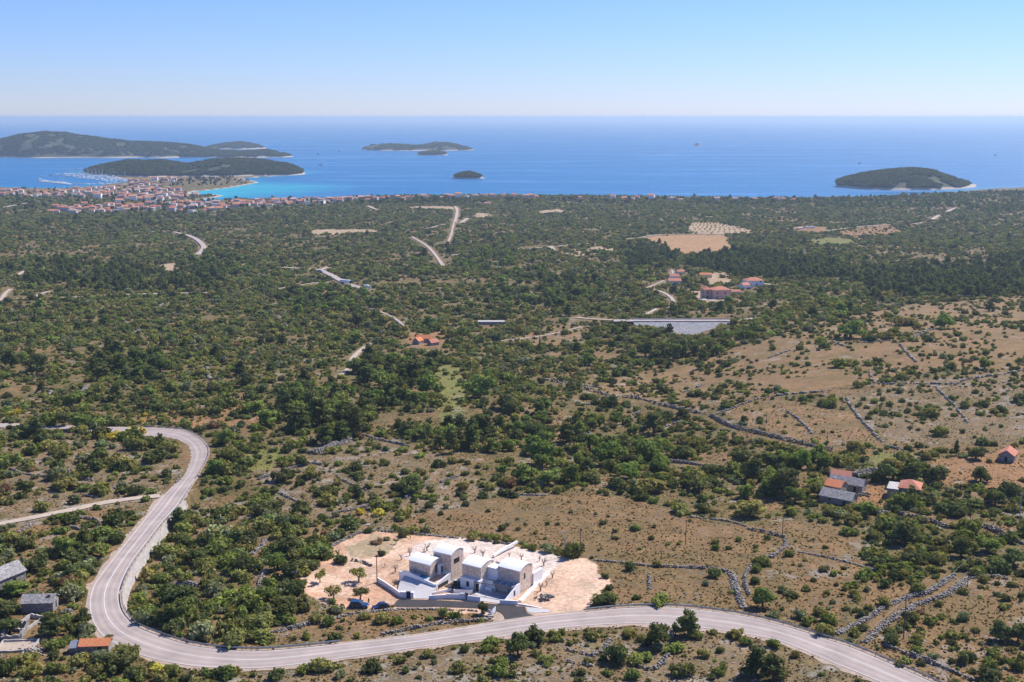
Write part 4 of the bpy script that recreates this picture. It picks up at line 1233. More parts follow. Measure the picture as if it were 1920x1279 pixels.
    MB().box(L*.45, L*.76, -.05, 0, -.1, 1.62).build('door', M['carnavy'], gb)
    MB().box(L*.42, L*.79, -.1, .2, 1.62, 1.85).build('canopy', M['concrete'], gb)
    for k in (.28, .9):
        MB().box(L*k, L*k + .2, -.03, 0, 1.1, 1.3).build('wall_lamp', M['darkmetal'], gb)
    P = u([(873,1123),(876,1125)])
    ag = empty('garden_gate', (*P[0], VZ), VA, 'dark garden gate in the white driveway wall', 'gate')
    MB().box(0, .9, -.1, .1, -.1, 1.6).build('door', M['darkmetal'], ag)
    MB().box(-.15, 0, -.15, .3, -.1, 1.8).box(.9, 1.05, -.15, .3, -.1, 1.8).build('post', M['concrete'], ag)
    # bins
    for k, (a, b) in enumerate(((5.3, 4.2), (6.2, 4.9))):
        r = empty('waste_bin', (*vw(a, b), VZ + .03), VA, ['grey bin with pale lid in the side path, front one', 'grey bin with pale lid in the side path, rear one'][k], 'bin', 'bins beside the villa')
        MB().box(-.35, .35, -.4, .4, 0, 1.0).build('body', M['darkmetal'], r)
        MB().box(-.38, .38, -.43, .43, 1.0, 1.12).build('lid', mat('bin_lid', (.35,.5,.55), .5), r)
villas()

# ------------------------------------------------------------------ other buildings
def roof_gable(w, d, ze, rise, o=.3, t=.16):
    """ridge along local x"""
    mb = MB()
    for s in (-1, 1):
        y0 = s * (d / 2 + o); ze2 = ze - rise * o / (d / 2)
        V = [(-w/2-o, y0, ze2), (w/2+o, y0, ze2), (w/2+o, 0, ze+rise), (-w/2-o, 0, ze+rise)]
        V += [(x, y, z + t) for x, y, z in V]
        mb.add(V, [(0,3,2,1),(4,5,6,7),(0,1,5,4),(1,2,6,5),(2,3,7,6),(3,0,4,7)])
    return mb

def roof_hip(w, d, ze, rise, o=.4):
    mb = MB(); h = max(w - d, .6) / 2
    V = [(-w/2-o,-d/2-o,ze),(w/2+o,-d/2-o,ze),(w/2+o,d/2+o,ze),(-w/2-o,d/2+o,ze),(-h,0,ze+rise),(h,0,ze+rise),
         (-w/2-o,-d/2-o,ze-.15),(w/2+o,-d/2-o,ze-.15),(w/2+o,d/2+o,ze-.15),(-w/2-o,d/2+o,ze-.15)]
    return mb.add(V, [(0,1,5,4),(2,3,4,5),(1,2,5),(3,0,4),(6,9,8,7),(0,6,7,1),(1,7,8,2),(2,8,9,3),(3,9,6,0)])

def walls_gable(w, d, ze, rise, z0=-1.0):
    mb = MB()
    V = []
    for x in (-w/2, w/2):
        V += [(x,-d/2,z0),(x,d/2,z0),(x,d/2,ze),(x,0,ze+rise),(x,-d/2,ze)]
    return mb.add(V, [(0,1,2,3,4)[::-1],(5,6,7,8,9),(0,5,9,4),(1,2,7,6)])

def house(name, label, cat, px, py, w, d, ze, rise, rz, wall, roof, kind='gable', openings=(), flat=False, hole=None, rootz=None):
    P = G(px, py)
    r = empty(name, P, R(rz), label, cat)
    if flat:
        MB().box(-w/2, w/2, -d/2, d/2, -1, ze).build('wall', M[wall], r)
        MB().box(-w/2-.2, w/2+.2, -d/2-.2, d/2+.2, ze, ze+.2).build('roof', M[roof], r)
    else:
        (walls_gable(w, d, ze, rise) if kind == 'gable' else MB().box(-w/2, w/2, -d/2, d/2, -1, ze)).build('wall', M[wall], r)
        ro = (roof_gable if kind == 'gable' else roof_hip)(w, d, ze, rise).build('roof', M[roof], r)
    for f, u, zc, ow, oh, nm in openings:      # face: f(ront -y) r(ight +x) l(eft -x)
        mb = MB(); fr = MB()
        if f == 'f':
            mb.box(u-ow/2, u+ow/2, -d/2-.03, -d/2+.02, zc-oh/2, zc+oh/2); fr.box(u-ow/2-.1, u+ow/2+.1, -d/2-.08, -d/2+.01, zc-oh/2-.12, zc-oh/2-.01)
        else:
            s = 1 if f == 'r' else -1
            x0 = s * w / 2
            mb.box(min(x0-.02*s, x0+.03*s), max(x0-.02*s, x0+.03*s), u-ow/2, u+ow/2, zc-oh/2, zc+oh/2)
            fr.box(min(x0, x0+.08*s), max(x0, x0+.08*s), u-ow/2-.1, u+ow/2+.1, zc-oh/2-.12, zc-oh/2-.01)
        q = mb.build(nm, M['dark' if nm == 'door' else 'glass'], r)
        if nm == 'window':
            fr.build('sill', M['concrete'], q)
    return r

# the stone huts and shed beside the hairpin
house('stone_hut', 'grey stone hut with slab gable roof at the left edge of the view', 'hut', 10, 1094, 8.2, 6.2, 2.9, 2.1, 62, 'fieldstone', 'slate', openings=[('f', .5, 1, .9, 1.8, 'door')])
h = house('stone_hut', 'long stone hut with a hole in its slab roof', 'hut', 76, 1142, 7.6, 4.6, 2.6, 1.3, 4, 'fieldstone', 'slate', openings=[('r', .2, 1.2, .8, 1.6, 'door')])
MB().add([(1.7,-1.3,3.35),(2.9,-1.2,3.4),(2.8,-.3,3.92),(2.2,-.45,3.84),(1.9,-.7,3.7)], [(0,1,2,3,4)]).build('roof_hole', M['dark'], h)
h = house('tiled_shed', 'low shed with orange tiles and a grey tin end beside the hairpin', 'shed', 181, 1219, 6.4, 3.6, 1.9, .9, 4, 'fieldstone', 'tile_o', openings=[('f', 1.2, .8, .9, 1.5, 'door')])
MB().add([(-5.6,-2.0,1.5),(-3.55,-2.0,1.62),(-3.55,.1,2.5),(-5.6,.1,2.4),(-5.6,-2.0,1.42),(-3.55,-2.0,1.54),(-3.55,.1,2.42),(-5.6,.1,2.32)], [(0,1,2,3),(7,6,5,4),(0,4,5,1),(3,2,6,7),(0,3,7,4)]).build('tin_roof', M['galv'], h)
MB().box(-5.5, -3.4, -1.7, 1.6, -1, 1.4).build('lean_to', M['fieldstone'], h)
def ruin(px, py, w, d, hgt, rz, lab, m='fieldstone', t=.5):
    P = G(px, py); r = empty('roofless_ruin', P, R(rz), lab, 'ruin')
    rr = random.Random(int(px))
    def wall(x0, y0, x1, y1):
        n = 7; V = []; dx, dy = x1 - x0, y1 - y0; L = math.hypot(dx, dy); nx, ny = -dy / L * t / 2, dx / L * t / 2
        for i in range(n + 1):
            f = i / n; z = hgt * rr.uniform(.65, 1.1)
            x, y = x0 + dx * f, y0 + dy * f
            V += [(x-nx, y-ny, -.8), (x+nx, y+ny, -.8), (x+nx, y+ny, z), (x-nx, y-ny, z)]
        Fs = [(0,1,2,3), tuple(n*4+k for k in (3,2,1,0))]
        for i in range(n):
            a = i * 4; b = a + 4
            Fs += [(a, a+3, b+3, b), (a+1, b+1, b+2, a+2), (a+2, b+2, b+3, a+3)]
        MB().add(V, Fs).build('wall', M[m], r)
    wall(-w/2, -d/2, w/2, -d/2); wall(w/2, -d/2+t, w/2, d/2); wall(w/2, d/2+.01, -w/2, d/2+.01); wall(-w/2, d/2-t, -w/2, -d/2+t)
    return r
ruin(28, 1190, 4.2, 7, 1.8, 8, 'roofless stone ruin between trees below the huts')
ruin(52, 1172, 3.6, 8, 1.0, -12, 'long low concrete trough beside the roofless ruin', 'concrete', .35)
r = ruin(33, 1213, 8.0, 5.8, .6, 6, 'pale open concrete tank in the grass', 'concrete', .3)
MB().box(-3.9, 3.9, -2.8, 2.8, -.2, .12).build('floor', M['track'], r)
# hamlet on the right
h = house('slate_house', 'front hamlet house with a long grey slab roof', 'house', 1572, 941, 10.5, 6.2, 2.2, 1.8, -36, 'fieldstone', 'slate', openings=[('f', 3, .9, .9, 1.7, 'door'), ('f', -2, 1.3, .7, .8, 'window')])
h = house('slate_house', 'rear hamlet house with grey slab roof behind the orange one', 'house', 1589, 917, 11.5, 5.0, 2.6, 1.7, -34, 'fieldstone', 'slate', openings=[('f', -.5, 1.1, .9, 1.9, 'door'), ('f', 3.2, 1.1, .9, 1.9, 'door')])
h = house('tiled_house', 'small hamlet house with bright orange roof wedged between slab roofs', 'house', 1566, 926, 5.4, 6.2, 3.4, 1.4, -36, 'fieldstone', 'tile_oy', openings=[('r', 0, 1.2, .8, 1.6, 'door')])
MB().box(-1.0, -.4, .6, 1.2, 4.2, 5.3).build('chimney', M['concrete'], h)
h = house('tiled_house', 'ruined hamlet house with faded orange tiles at the back', 'house', 1578, 900, 6.5, 5, 2.2, 1.3, -25, 'fieldstone', 'tile_r')
h = house('tiled_house', 'hamlet house with red hip roof under the big tree', 'house', 1706, 930, 6.4, 8.0, 3.8, 2.0, -24, 'fieldstone', 'tile_r', 'hip', [('f', 0, 1.2, .9, 1.9, 'door'), ('f', 2.4, 2.5, .7, .9, 'window')])
MB().box(-6.8, -3.25, -5.6, 2.2, -1, 3.3).build('annex', M['fieldstone'], h)
MB().box(-7.0, -3.22, -5.8, 2.4, 3.3, 3.55).build('annex_roof', M['concrete'], h)
house('tiled_house', 'lone cottage with orange roof on the orange field at the far right', 'house', 1889, 862, 7.2, 5.4, 2.6, 1.8, 58, 'fieldstone', 'tile_r', openings=[('l', 0, 1.1, .9, 1.8, 'door')])
# farm in the middle distance
house('farmhouse', 'long orange roofed farmhouse in the middle distance', 'house', 795, 642, 9.5, 5, 3.0, 1.8, 3, 'fieldstone', 'tile_o', openings=[('f', -2, 1.2, 1, 2, 'door'), ('f', 2, 2.2, .8, 1, 'window')])
house('farm_barn', 'orange and grey gabled barn left of the farmhouse', 'barn', 784, 645, 5.5, 4.6, 2.4, 1.9, 62, 'fieldstone', 'tile_o')
house('farm_barn', 'small red gabled barn right of the farmhouse', 'barn', 812, 647, 6, 4.8, 2.1, 1.9, 40, 'fieldstone', 'tile_r')
house('long_shed', 'long low pale roofed shed in the distant scrub', 'shed', 921, 608, 19, 6, 2.2, .5, 0, 'fieldstone', 'concrete', flat=True)
# houses beyond the embankment
h = house('pink_house', 'large pink house with red hip roofs beyond the embankment', 'house', 1349, 560, 15, 12, 8.2, 2.4, 8, 'pinkwall', 'tile_r', 'hip', [('f', -4, 2, 1.2, 1.5, 'window'), ('f', 3, 2, 1.2, 1.5, 'window'), ('f', -4, 5.5, 1.2, 1.5, 'window'), ('f', 3, 5.5, 1.2, 1.5, 'window')])
MB().box(-13.5, -7.52, -1, 10, -1, 8.0).build('wing', M['pinkwall'], h)
roof_hip(6.4, 11.4, 8.0, 2.2)
ro = roof_hip(11.4, 6.4, 8.02, 2.2).build('wing_roof', M['tile_r'], h); ro.location = (-10.5, 4.5, 0); ro.rotation_euler = (0, 0, math.pi / 2)
for z in (2, 5.5):
    MB().box(-13.58, -13.5, 1, 2.4, z - .8, z + .8).build('window', M['glass'], h)
    MB().box(-11.4, -9.8, -1.08, -1.0, z - .9, z + .9).build('window', M['glass'], h)
h = house('white_house', 'white two storey house with red hip roof above the pink one', 'house', 1412, 536, 17, 11, 5.6, 2.6, 12, 'white', 'tile_r', 'hip', [('f', -5, 2, 1.3, 1.6, 'window'), ('f', 1, 2, 1.3, 1.6, 'window'), ('f', 5, 4.3, 1.3, 1.3, 'window')])
house('small_white_house', 'little white house with red gable in front of the white one', 'house', 1395, 541, 9, 7, 3.4, 2.0, 40, 'white', 'tile_r')
house('cottage', 'double roofed cottage beside the dirt track', 'house', 1264, 534, 12, 8, 4.2, 2.0, 5, 'cream', 'tile_r', 'gable', [('f', 2, 1.6, 1.2, 1.4, 'window')])
house('cottage', 'upper part of the double roofed cottage, set behind it', 'house', 1264, 525, 9, 7, 4.0, 2.0, 5, 'white', 'tile_r')
house('cottage', 'small orange roofed cottage alone above the dirt track', 'house', 1275, 514, 8, 6, 3, 1.6, 20, 'cream', 'tile_r')
house('cottage', 'low orange roofed cottage left of the golden clearing', 'house', 1323, 520, 12, 6.5, 3.0, 1.6, -4, 'cream', 'tile_o')
house('pool_hut', 'tiny red roofed hut beside the pink house', 'hut', 1379, 552, 8, 6, 2.8, 1.4, 0, 'cream', 'tile_r')
house('yard_terrace', 'white paved terrace in front of the pink house', 'terrace', 1325, 563, 14, 9, .4, 0, -30, 'white', 'track', flat=True)
house('garage', 'pale flat roofed car shelter by the far field', 'shelter', 1518, 428, 14, 8, 3, 0, 0, 'white', 'concrete', flat=True)
house('cottage', 'red roofed cottage among distant scrub by the sandy plot', 'house', 914, 384, 14, 9, 4, 2, 0, 'cream', 'tile_r')
house('container', 'white site container beside the distant road', 'container', 1500, 0 or 430, 8, 4, 2.6, 0, 0, 'white', 'white', flat=True)

# ------------------------------------------------------------------ seaside town
def town():
    wallm = [M['white'], M['cream'], M['pinkwall'], M['greywall']]; wn_ = ['white', 'cream', 'pink', 'grey']
    roofm = [tiles('town_roof_' + n, a, b) for n, a, b in (('red', (.40,.12,.07), (.52,.21,.13)), ('orange', (.50,.19,.09), (.62,.28,.16)), ('pale', (.46,.25,.18), (.56,.34,.26)))] + [M['concrete'], M['roofwhite']]
    rn_ = ['red roofed', 'orange roofed', 'faded roofed', 'flat roofed', 'white roofed']
    var = []
    rr = random.Random(5)
    for i in range(14):
        w = rr.uniform(10, 17); d = rr.uniform(8, 12); ze = rr.choice([3.4, 5.8, 6.2, 6.4, 8.6])
        wi = rr.choices(range(4), [3, 4, 3, 3])[0]
        ri = rr.choices(range(5), [6, 4, 3, .4, .3])[0]
        if ri >= 3:
            a = MB().box(-w/2, w/2, -d/2, d/2, -2, ze); b = MB().box(-w/2-.2, w/2+.2, -d/2-.2, d/2+.2, ze, ze+.4)
        elif rr.random() < .5:
            a = MB().box(-w/2, w/2, -d/2, d/2, -2, ze); b = roof_hip(w, d, ze, rr.uniform(2, 2.8), .5)
        else:
            rise = rr.uniform(2, 2.8); a = walls_gable(w, d, ze, rise, -2); b = roof_gable(w, d, ze, rise, .4, .25)
        win = MB()
        for z in np.arange(1.6, ze - .6, 2.8):
            for x in np.arange(-w/2 + 2, w/2 - 1, 3.2):
                win.box(x-.6, x+.6, -d/2-.04, -d/2+.02, z-.8, z+.7)
        var.append((a.mesh('town_house', wallm[wi]), b.mesh('roof', roofm[ri]), win.mesh('window_row', M['glass']), wn_[wi], rn_[ri]))
    C = [([(-40,362),(0,357),(60,357),(120,358),(185,357),(190,372),(130,372),(60,369),(0,372),(-40,375)], 46, 'town row on the left shore'),
         ([(130,353),(190,351),(260,345),(310,350),(350,362),(350,374),(290,378),(240,376),(180,368),(140,362)], 74, 'town centre beside the marina'),
         ([(62,396),(110,388),(180,386),(240,382),(290,382),(300,396),(200,400),(110,401)], 44, 'lower town row above the scrub'),
         ([(300,384),(340,380),(420,381),(430,394),(360,400),(300,398)], 30, 'houses behind the stony spit'),
         ([(425,379),(480,377),(560,375),(640,374),(640,380),(560,384),(470,390),(425,390)], 44, 'shore row right of the bay'),
         ([(640,375),(720,372),(800,370),(900,368),(1010,369),(1010,371.5),(900,371),(760,374),(640,379)], 28, 'sparse shore row in mid view'),
         ([(1060,371),(1200,373),(1330,374.5),(1500,376),(1500,378),(1330,377),(1200,375.5),(1060,374)], 14, 'scattered shore houses on the right'),
         ([(240,340),(290,336),(340,335),(330,342),(290,346),(250,346)], 14, 'quay buildings behind the marina'),
         ([(385,354),(395,366),(360,372),(352,366)], 4, 'cottages on the stony spit')]
    used = []
    for poly, n, place in C:
        A = np.array(poly, float)
        pts = []
        tries = 0
        while len(pts) < n and tries < 6000:
            tries += 1
            x = rr.uniform(A[:, 0].min(), A[:, 0].max()); y = rr.uniform(A[:, 1].min(), A[:, 1].max())
            if not inpoly(np.array([x]), np.array([y]), poly)[0]:
                continue
            if any(abs(x - a) < 8.2 and abs(y - b) < 2.9 for a, b in pts + used):
                continue
            pts.append((x, y))
        used += pts
        pts.sort()
        P = uz(pts)
        P[:, 2] = HL(P[:, 0], P[:, 1])
        cnt = {}
        for (x, y), p in zip(pts, P):
            if p[2] < .25:
                continue
            a, b, c, wn2, rn2 = rr.choice(var)
            o = link('town_house', a); o.location = p; o.rotation_euler = (0, 0, rr.uniform(-.5, .5)); 
            s = rr.uniform(.85, 1.15); o.scale = (s, s, s)
            link('roof', b, o)
            key = (rn2, wn2); cnt[key] = cnt.get(key, 0) + 1
            tag(o, f'{rn2} {wn2} house, {ordinal(cnt[key])} such from left in {place}', 'house', 'houses of the seaside town')
            TOWN_XY.append((p[0], p[1]))
TOWN_XY = []
town()

# ------------------------------------------------------------------ marina and boats
def hull_mesh(L, B, Hh):
    st = [(-.5, .75, .0), (-.3, .95, 0), (0, 1, 0), (.25, .8, .03), (.42, .4, .07), (.5, .02, .12)]
    V = []
    for t, b, up in st:
        x = t * L
        V += [(x, -b*B/2, Hh*(1+up*2)), (x, -b*B/2*.75, -.3), (x, b*B/2*.75, -.3), (x, b*B/2, Hh*(1+up*2))]
    Fs = []
    for i in range(len(st) - 1):
        a = i * 4; b = a + 4
        Fs += [(a, a+1, b+1, b), (a+2, a+3, b+3, b+2), (a, b, b+3, a+3)]
    Fs += [(3, 2, 1, 0)]
    return MB().add(V, Fs)
def boats():
    hm = hull_mesh(11, 3.6, 1.2).mesh('sailing_yacht', M['hull']); cm = MB().box(-2.5, 2.0, -1.0, 1.0, 1.2, 1.9).mesh('cabin', M['hull'])
    mm = MB().tube([(0.6, 0, 1.2), (0.6, 0, 15)], .16, 5).mesh('mast', M['sail'])
    hm2 = hull_mesh(13, 4.2, 1.7).mesh('motor_yacht', M['hull']); cm2 = MB().box(-4, 2.2, -1.6, 1.6, 1.7, 3.4).box(-3, .6, -1.3, 1.3, 3.4, 4.6).mesh('cabin', M['hull']); wm2 = MB().box(-3.9, 2.25, -1.63, 1.63, 2.4, 3.0).mesh('window_band', M['glass'])
    rows = [((106,328),(215,343),14),((112,326.5),(225,341),14),((122,326),(232,339),14),((132,326.5),(236,337),14),((142,326.5),(222,334.5),12),((150,327),(200,332),9),((76,339.5),(122,344),10),((112,342.5),(130,347),6),((165,346),(200,345.5),4)]
    rr = random.Random(3)
    for k, (a, b, n) in enumerate(rows):
        cnt = {}
        for i in range(n):
            f = (i + rr.uniform(-.2, .2)) / max(n - 1, 1)
            px, py = a[0] + (b[0]-a[0])*f, a[1] + (b[1]-a[1])*f
            p = onz(px, py, 0.0)
            sail = rr.random() < .75
            o = link('sailing_yacht' if sail else 'motor_yacht', hm if sail else hm2)
            o.location = (p[0], p[1], 0); o.rotation_euler = (0, 0, rr.choice([.9, 4.04]) + rr.uniform(-.15, .15))
            s = rr.uniform(1.3, 2.0); o.scale = (s, s, s)
            link('cabin', cm if sail else cm2, o)
            if sail:
                link('mast', mm, o)
            else:
                link('window_band', wm2, o)
            w = 'sailing yacht' if sail else 'motor yacht'
            cnt[w] = cnt.get(w, 0) + 1
            tag(o, f'white {w}, {ordinal(cnt[w])} such from the left, {ordinal(k+1)} marina row', 'boat', 'boats moored in the marina')
    for px, py, sail, lab in [(79,331,1,'lone yacht off the tip of the marina pier'),(96,329,0,'motor boat just outside the marina'),(145,318.5,0,'motor boat crossing behind the marina'),(597,290,0,'white motor yacht with a wake between the islands'),(551,281,1,'sailing boat off the end of the long island'),
                              (602,310,0,'small boat in the bay off the wooded peninsula'),(1590,347,0,'dark boat anchored off the domed island'),(1612,307,0,'small boat out beyond the domed island'),(1866,292,0,'tiny boat far out on the right'),(657,265,1,'tiny sail near the horizon left of the two humped island'),(635,284,0,'tiny boat left of the two humped island'),(1715,369,0,'small white boat close under the right hand shore')]:
        p = onz(px, py, 0.0)
        o = link('sailing_yacht' if sail else 'motor_yacht', hm if sail else hm2); o.location = (p[0], p[1], 0); o.rotation_euler = (0, 0, .2); s = 1.6 if p[1] > 4500 else 1.2; o.scale = (s, s, s)
        link('cabin', cm if sail else cm2, o); link('mast' if sail else 'window_band', mm if sail else wm2, o)
        tag(o, lab, 'boat')
    for pts, w, lab in (([(74,340.5),(90,341.5),(108,343.5),(130,346)], 14, 'stone pier reaching out from the marina'), ([(118,344.5),(150,345),(190,345.5),(215,344)], 9, 'quay joining the marina pier to the town'), ([(120,327),(180,334),(238,341)], 5, 'floating pontoon among the moored yachts')):
        P = onz(np.array([p[0] for p in pts], float), np.array([p[1] for p in pts], float), np.zeros(len(pts)))
        mb = MB()
        for p, q in zip(P[:-1], P[1:]):
            mb.bar((p[0], p[1], -2), (q[0], q[1], -2), w, 3.2)
        o = mb.build('pier', M['concrete'], None, 'structure'); tag(o, lab, 'pier')
boats()

# ------------------------------------------------------------------ vehicles, person, poles, signs
def car(label, P, rz, paint, L=4.7, W=1.9, Hh=1.75, suv=True):
    r = empty('parked_car', P, rz, label, 'car')
    hb_, hood = (Hh * .58, Hh * .56)
    xs = [-.5, -.485, -.40, -.30, 0, .22, .40, .47, .5]
    tz = [.62, .95, .98, 1.0, 1.0, .98, .9, .82, .6]
    V = []
    for x, t in zip(xs, tz):
        ww = W / 2 * (.90 if abs(x) > .47 else 1.0); zt = hb_ * t
        V += [(x*L, -ww*.96, .28), (x*L, -ww, .55), (x*L, -ww*.97, zt), (x*L, ww*.97, zt), (x*L, ww, .55), (x*L, ww*.96, .28)]
    k = 6; Fs = []
    for i in range(len(xs) - 1):
        for j in range(k):
            Fs.append((i*k+j, i*k+(j+1)%k, (i+1)*k+(j+1)%k, (i+1)*k+j))
    Fs += [tuple(range(k)), tuple((len(xs)-1)*k+j for j in reversed(range(k)))]
    b = MB().add(V, Fs).build('body', paint, r)
    xr0, xr1 = (-.46, -.40) if suv else (-.40, -.27)
    cab = [(xr0*L, hb_*.97, W*.46), (xr1*L, Hh*.97, W*.40), (-.05*L, Hh, W*.40), (.06*L, Hh*.98, W*.395), (.22*L, hb_*.98, W*.455)]
    V = []
    for x, z, h in cab:
        V += [(x, -h, z), (x, h, z)]
    V2 = [(x, -W*.455, hb_*.96) for x in (xr0*L, .22*L)]
    n = len(cab)
    Fs = [(2*i, 2*i+2, 2*i+3, 2*i+1) for i in range(n-1)] + [tuple(2*i for i in range(n))[::-1], tuple(2*i+1 for i in range(n))]
    MB().add(V, Fs).build('cabin', paint, r)
    for s in (-1, 1):
        def q(x, z, h): return (x, s*(h + .015), z)
        za, zb2 = hb_ + .06, Hh - .14
        hh = lambda z: W*.46 + (W*.40 - W*.46) * (z - hb_) / (Hh - hb_)
        for x0, x1, x2, x3 in ((xr0*L+.25, -.22*L, -.22*L, xr1*L+.2), (-.20*L, .0*L, .0*L, -.20*L), (.02*L, .185*L, .075*L, .02*L)):
            g = MB().add([q(x0, za, hh(za)), q(x1, za, hh(za)), q(x2, zb2, hh(zb2)), q(x3, zb2, hh(zb2))], [(0,1,2,3) if s < 0 else (3,2,1,0)])
            g.build('side_window', M['glass'], r)
    ws = MB().add([(.075*L, -W*.36, Hh*.95), (.075*L, W*.36, Hh*.95), (.222*L, W*.41, hb_*1.03), (.222*L, -W*.41, hb_*1.03)], [(0,1,2,3)][::-1]); ws.build('windscreen', M['glass'], r)
    MB().add([(xr1*L-.03, -W*.36, Hh*.93), (xr1*L-.03, W*.36, Hh*.93), (xr0*L-.01, W*.42, hb_*1.05), (xr0*L-.01, -W*.42, hb_*1.05)], [(3,2,1,0)]).build('rear_window', M['glass'], r)
    tm = MB().tube([(0, -.12, 0), (0, .12, 0)], .36 if suv else .32, 14).mesh('wheel', M['tyre']); rm = MB().tube([(0, -.13, 0), (0, .13, 0)], .21, 10).mesh('rim', M['rim'])
    for x in (-.30, .31):
        for s in (-1, 1):
            w = link('wheel', tm, r); w.location = (x*L, s*(W/2-.09), .36 if suv else .32)
            link('rim', rm, w)
    for s in (-1, 1):
        MB().box(.455*L, .492*L, s*W*.36-.2, s*W*.36+.2, hb_*.66, hb_*.8).build('headlight', M['lamp'], r)
        MB().box(-.503*L, -.48*L, s*W*.40-.12, s*W*.40+.12, hb_*.62, hb_*.92).build('tail_light', M['redlamp'], r)
        MB().box(.13*L, .17*L, s*(W/2+.08)-.08, s*(W/2+.08)+.08, hb_, hb_+.16).build('mirror', paint, r)
    return r
p = G(673, 1139); car('blue sport utility car parked on bare earth beside a small tree', p, R(-4), M['carblue'], 4.8, 1.95, 1.82)
p = G(714, 1141); car('dark blue hatchback half hidden by a shrub next to the driveway', p, R(205), M['carnavy'], 4.3, 1.8, 1.5, False)
p = G(600, 512); car('grey blue van on the distant road junction', p + np.array([0,0,.8]), R(-10), M['cargrey'], 6.0, 2.1, 2.6)
def truck(px, py, rz, lab, cabm, L=9.0):
    r = empty('truck', G(px, py) + np.array([0, 0, .9]), R(rz), lab, 'truck')
    MB().box(-L/2, L/2-2.4, -1.2, 1.2, 1.0, 3.4).build('cargo_box', M['hull'], r)
    MB().box(L/2-2.1, L/2, -1.15, 1.15, .5, 2.9).build('cab', cabm, r)
    MB().box(L/2-.02, L/2+.04, -1.0, 1.0, 1.8, 2.7).build('windscreen', M['glass'], r)
    MB().box(-L/2, L/2-.3, -.5, .5, .5, 1.0).build('chassis', M['darkmetal'], r)
    for x in (-L*.35, -L*.2, L*.38):
        for s in (-1, 1):
            w = MB().tube([(0,-.15,0),(0,.15,0)], .5, 12).build('wheel', M['tyre'], r); w.location = (x, s*1.05, .5)
truck(649, 533, -22, 'long white truck with a dark cab on the distant road', M['carnavy'], 13)
truck(689, 543, -15, 'small white box truck at the end of the distant road', M['carwhite'], 7)
for px, py, lab, m, rz in ((1508,428,'red vehicle parked by the far field','redlamp',0),(1404,543,'dark car parked between the two white houses','carnavy',30),(1408,541,'pale car parked between the two white houses','carwhite',30)):
    car(lab, G(px, py) + np.array([0, 0, .2]), R(rz), M[m], 4.4, 1.8, 1.6)

def person():
    P = G(691.5, 1133)
    me = bpy.data.meshes.new('person')
    J = {'pel': (0,0,.95,.13), 'che': (0,.02,1.32,.16), 'nec': (0,.03,1.50,.065), 'hea': (0,.06,1.60,.10), 'top': (0,.06,1.72,.09), 'lsh': (-.19,.02,1.42,.065), 'lel': (-.25,.05,1.15,.048), 'lwr': (-.2,.22,.98,.035), 'lha': (-.18,.30,.95,.04),
         'rsh': (.19,.02,1.42,.065), 'rel': (.26,.0,1.14,.048), 'rwr': (.25,.12,.92,.035), 'rha': (.24,.16,.84,.04), 'lhi': (-.1,0,.9,.095), 'lkn': (-.11,.05,.5,.07), 'lan': (-.11,0,.09,.045), 'lto': (-.12,.17,.04,.04), 'rhi': (.1,0,.9,.095), 'rkn': (.12,.03,.5,.07), 'ran': (.13,-.04,.09,.045), 'rto': (.15,.12,.04,.04)}
    ks = list(J); E = [('pel','che'),('che','nec'),('nec','hea'),('hea','top'),('che','lsh'),('lsh','lel'),('lel','lwr'),('lwr','lha'),('che','rsh'),('rsh','rel'),('rel','rwr'),('rwr','rha'),('pel','lhi'),('lhi','lkn'),('lkn','lan'),('lan','lto'),('pel','rhi'),('rhi','rkn'),('rkn','ran'),('ran','rto')]
    me.from_pydata([J[k][:3] for k in ks], [(ks.index(a), ks.index(b)) for a, b in E], [])
    o = bpy.data.objects.new('person', me); COL.objects.link(o)
    md = o.modifiers.new('skin', 'SKIN')
    for i, k in enumerate(ks):
        me.skin_vertices[0].data[i].radius = (J[k][3], J[k][3])
        me.skin_vertices[0].data[i].use_root = (k == 'pel')
    o.modifiers.new('sub', 'SUBSURF').levels = 1
    dg = bpy.context.evaluated_depsgraph_get()
    m2 = bpy.data.meshes.new_from_object(o.evaluated_get(dg))
    bpy.data.objects.remove(o)
    for m in (M['cloth'], M['skin']):
        m2.materials.append(m)
    for f in m2.polygons:
        c = f.center
        f.material_index = 1 if (c.z > 1.49 or (abs(c.x) > .14 and c.z < 1.0 and c.y > .1 and c.z > .7)) else 0
        f.use_smooth = True
    q = link('person', m2); q.location = P; q.rotation_euler = (0, 0, R(150))
    tag(q, 'person in dark clothes standing at the front of the blue car', 'person')
    hb2 = MB(); 
    V = []; 
    for i in range(5):
        an = i / 4 * math.pi / 2
        for j in range(10):
            t = j / 10 * 2 * math.pi
            V.append((math.cos(t) * .105 * math.cos(an), .05 + math.sin(t) * .115 * math.cos(an), 1.66 + .10 * math.sin(an)))
    hb2.add(V, [(i*10+j, i*10+(j+1)%10, (i+1)*10+(j+1)%10, (i+1)*10+j) for i in range(4) for j in range(10)])
    hb2.build('hair', M['hair'], q)
person()

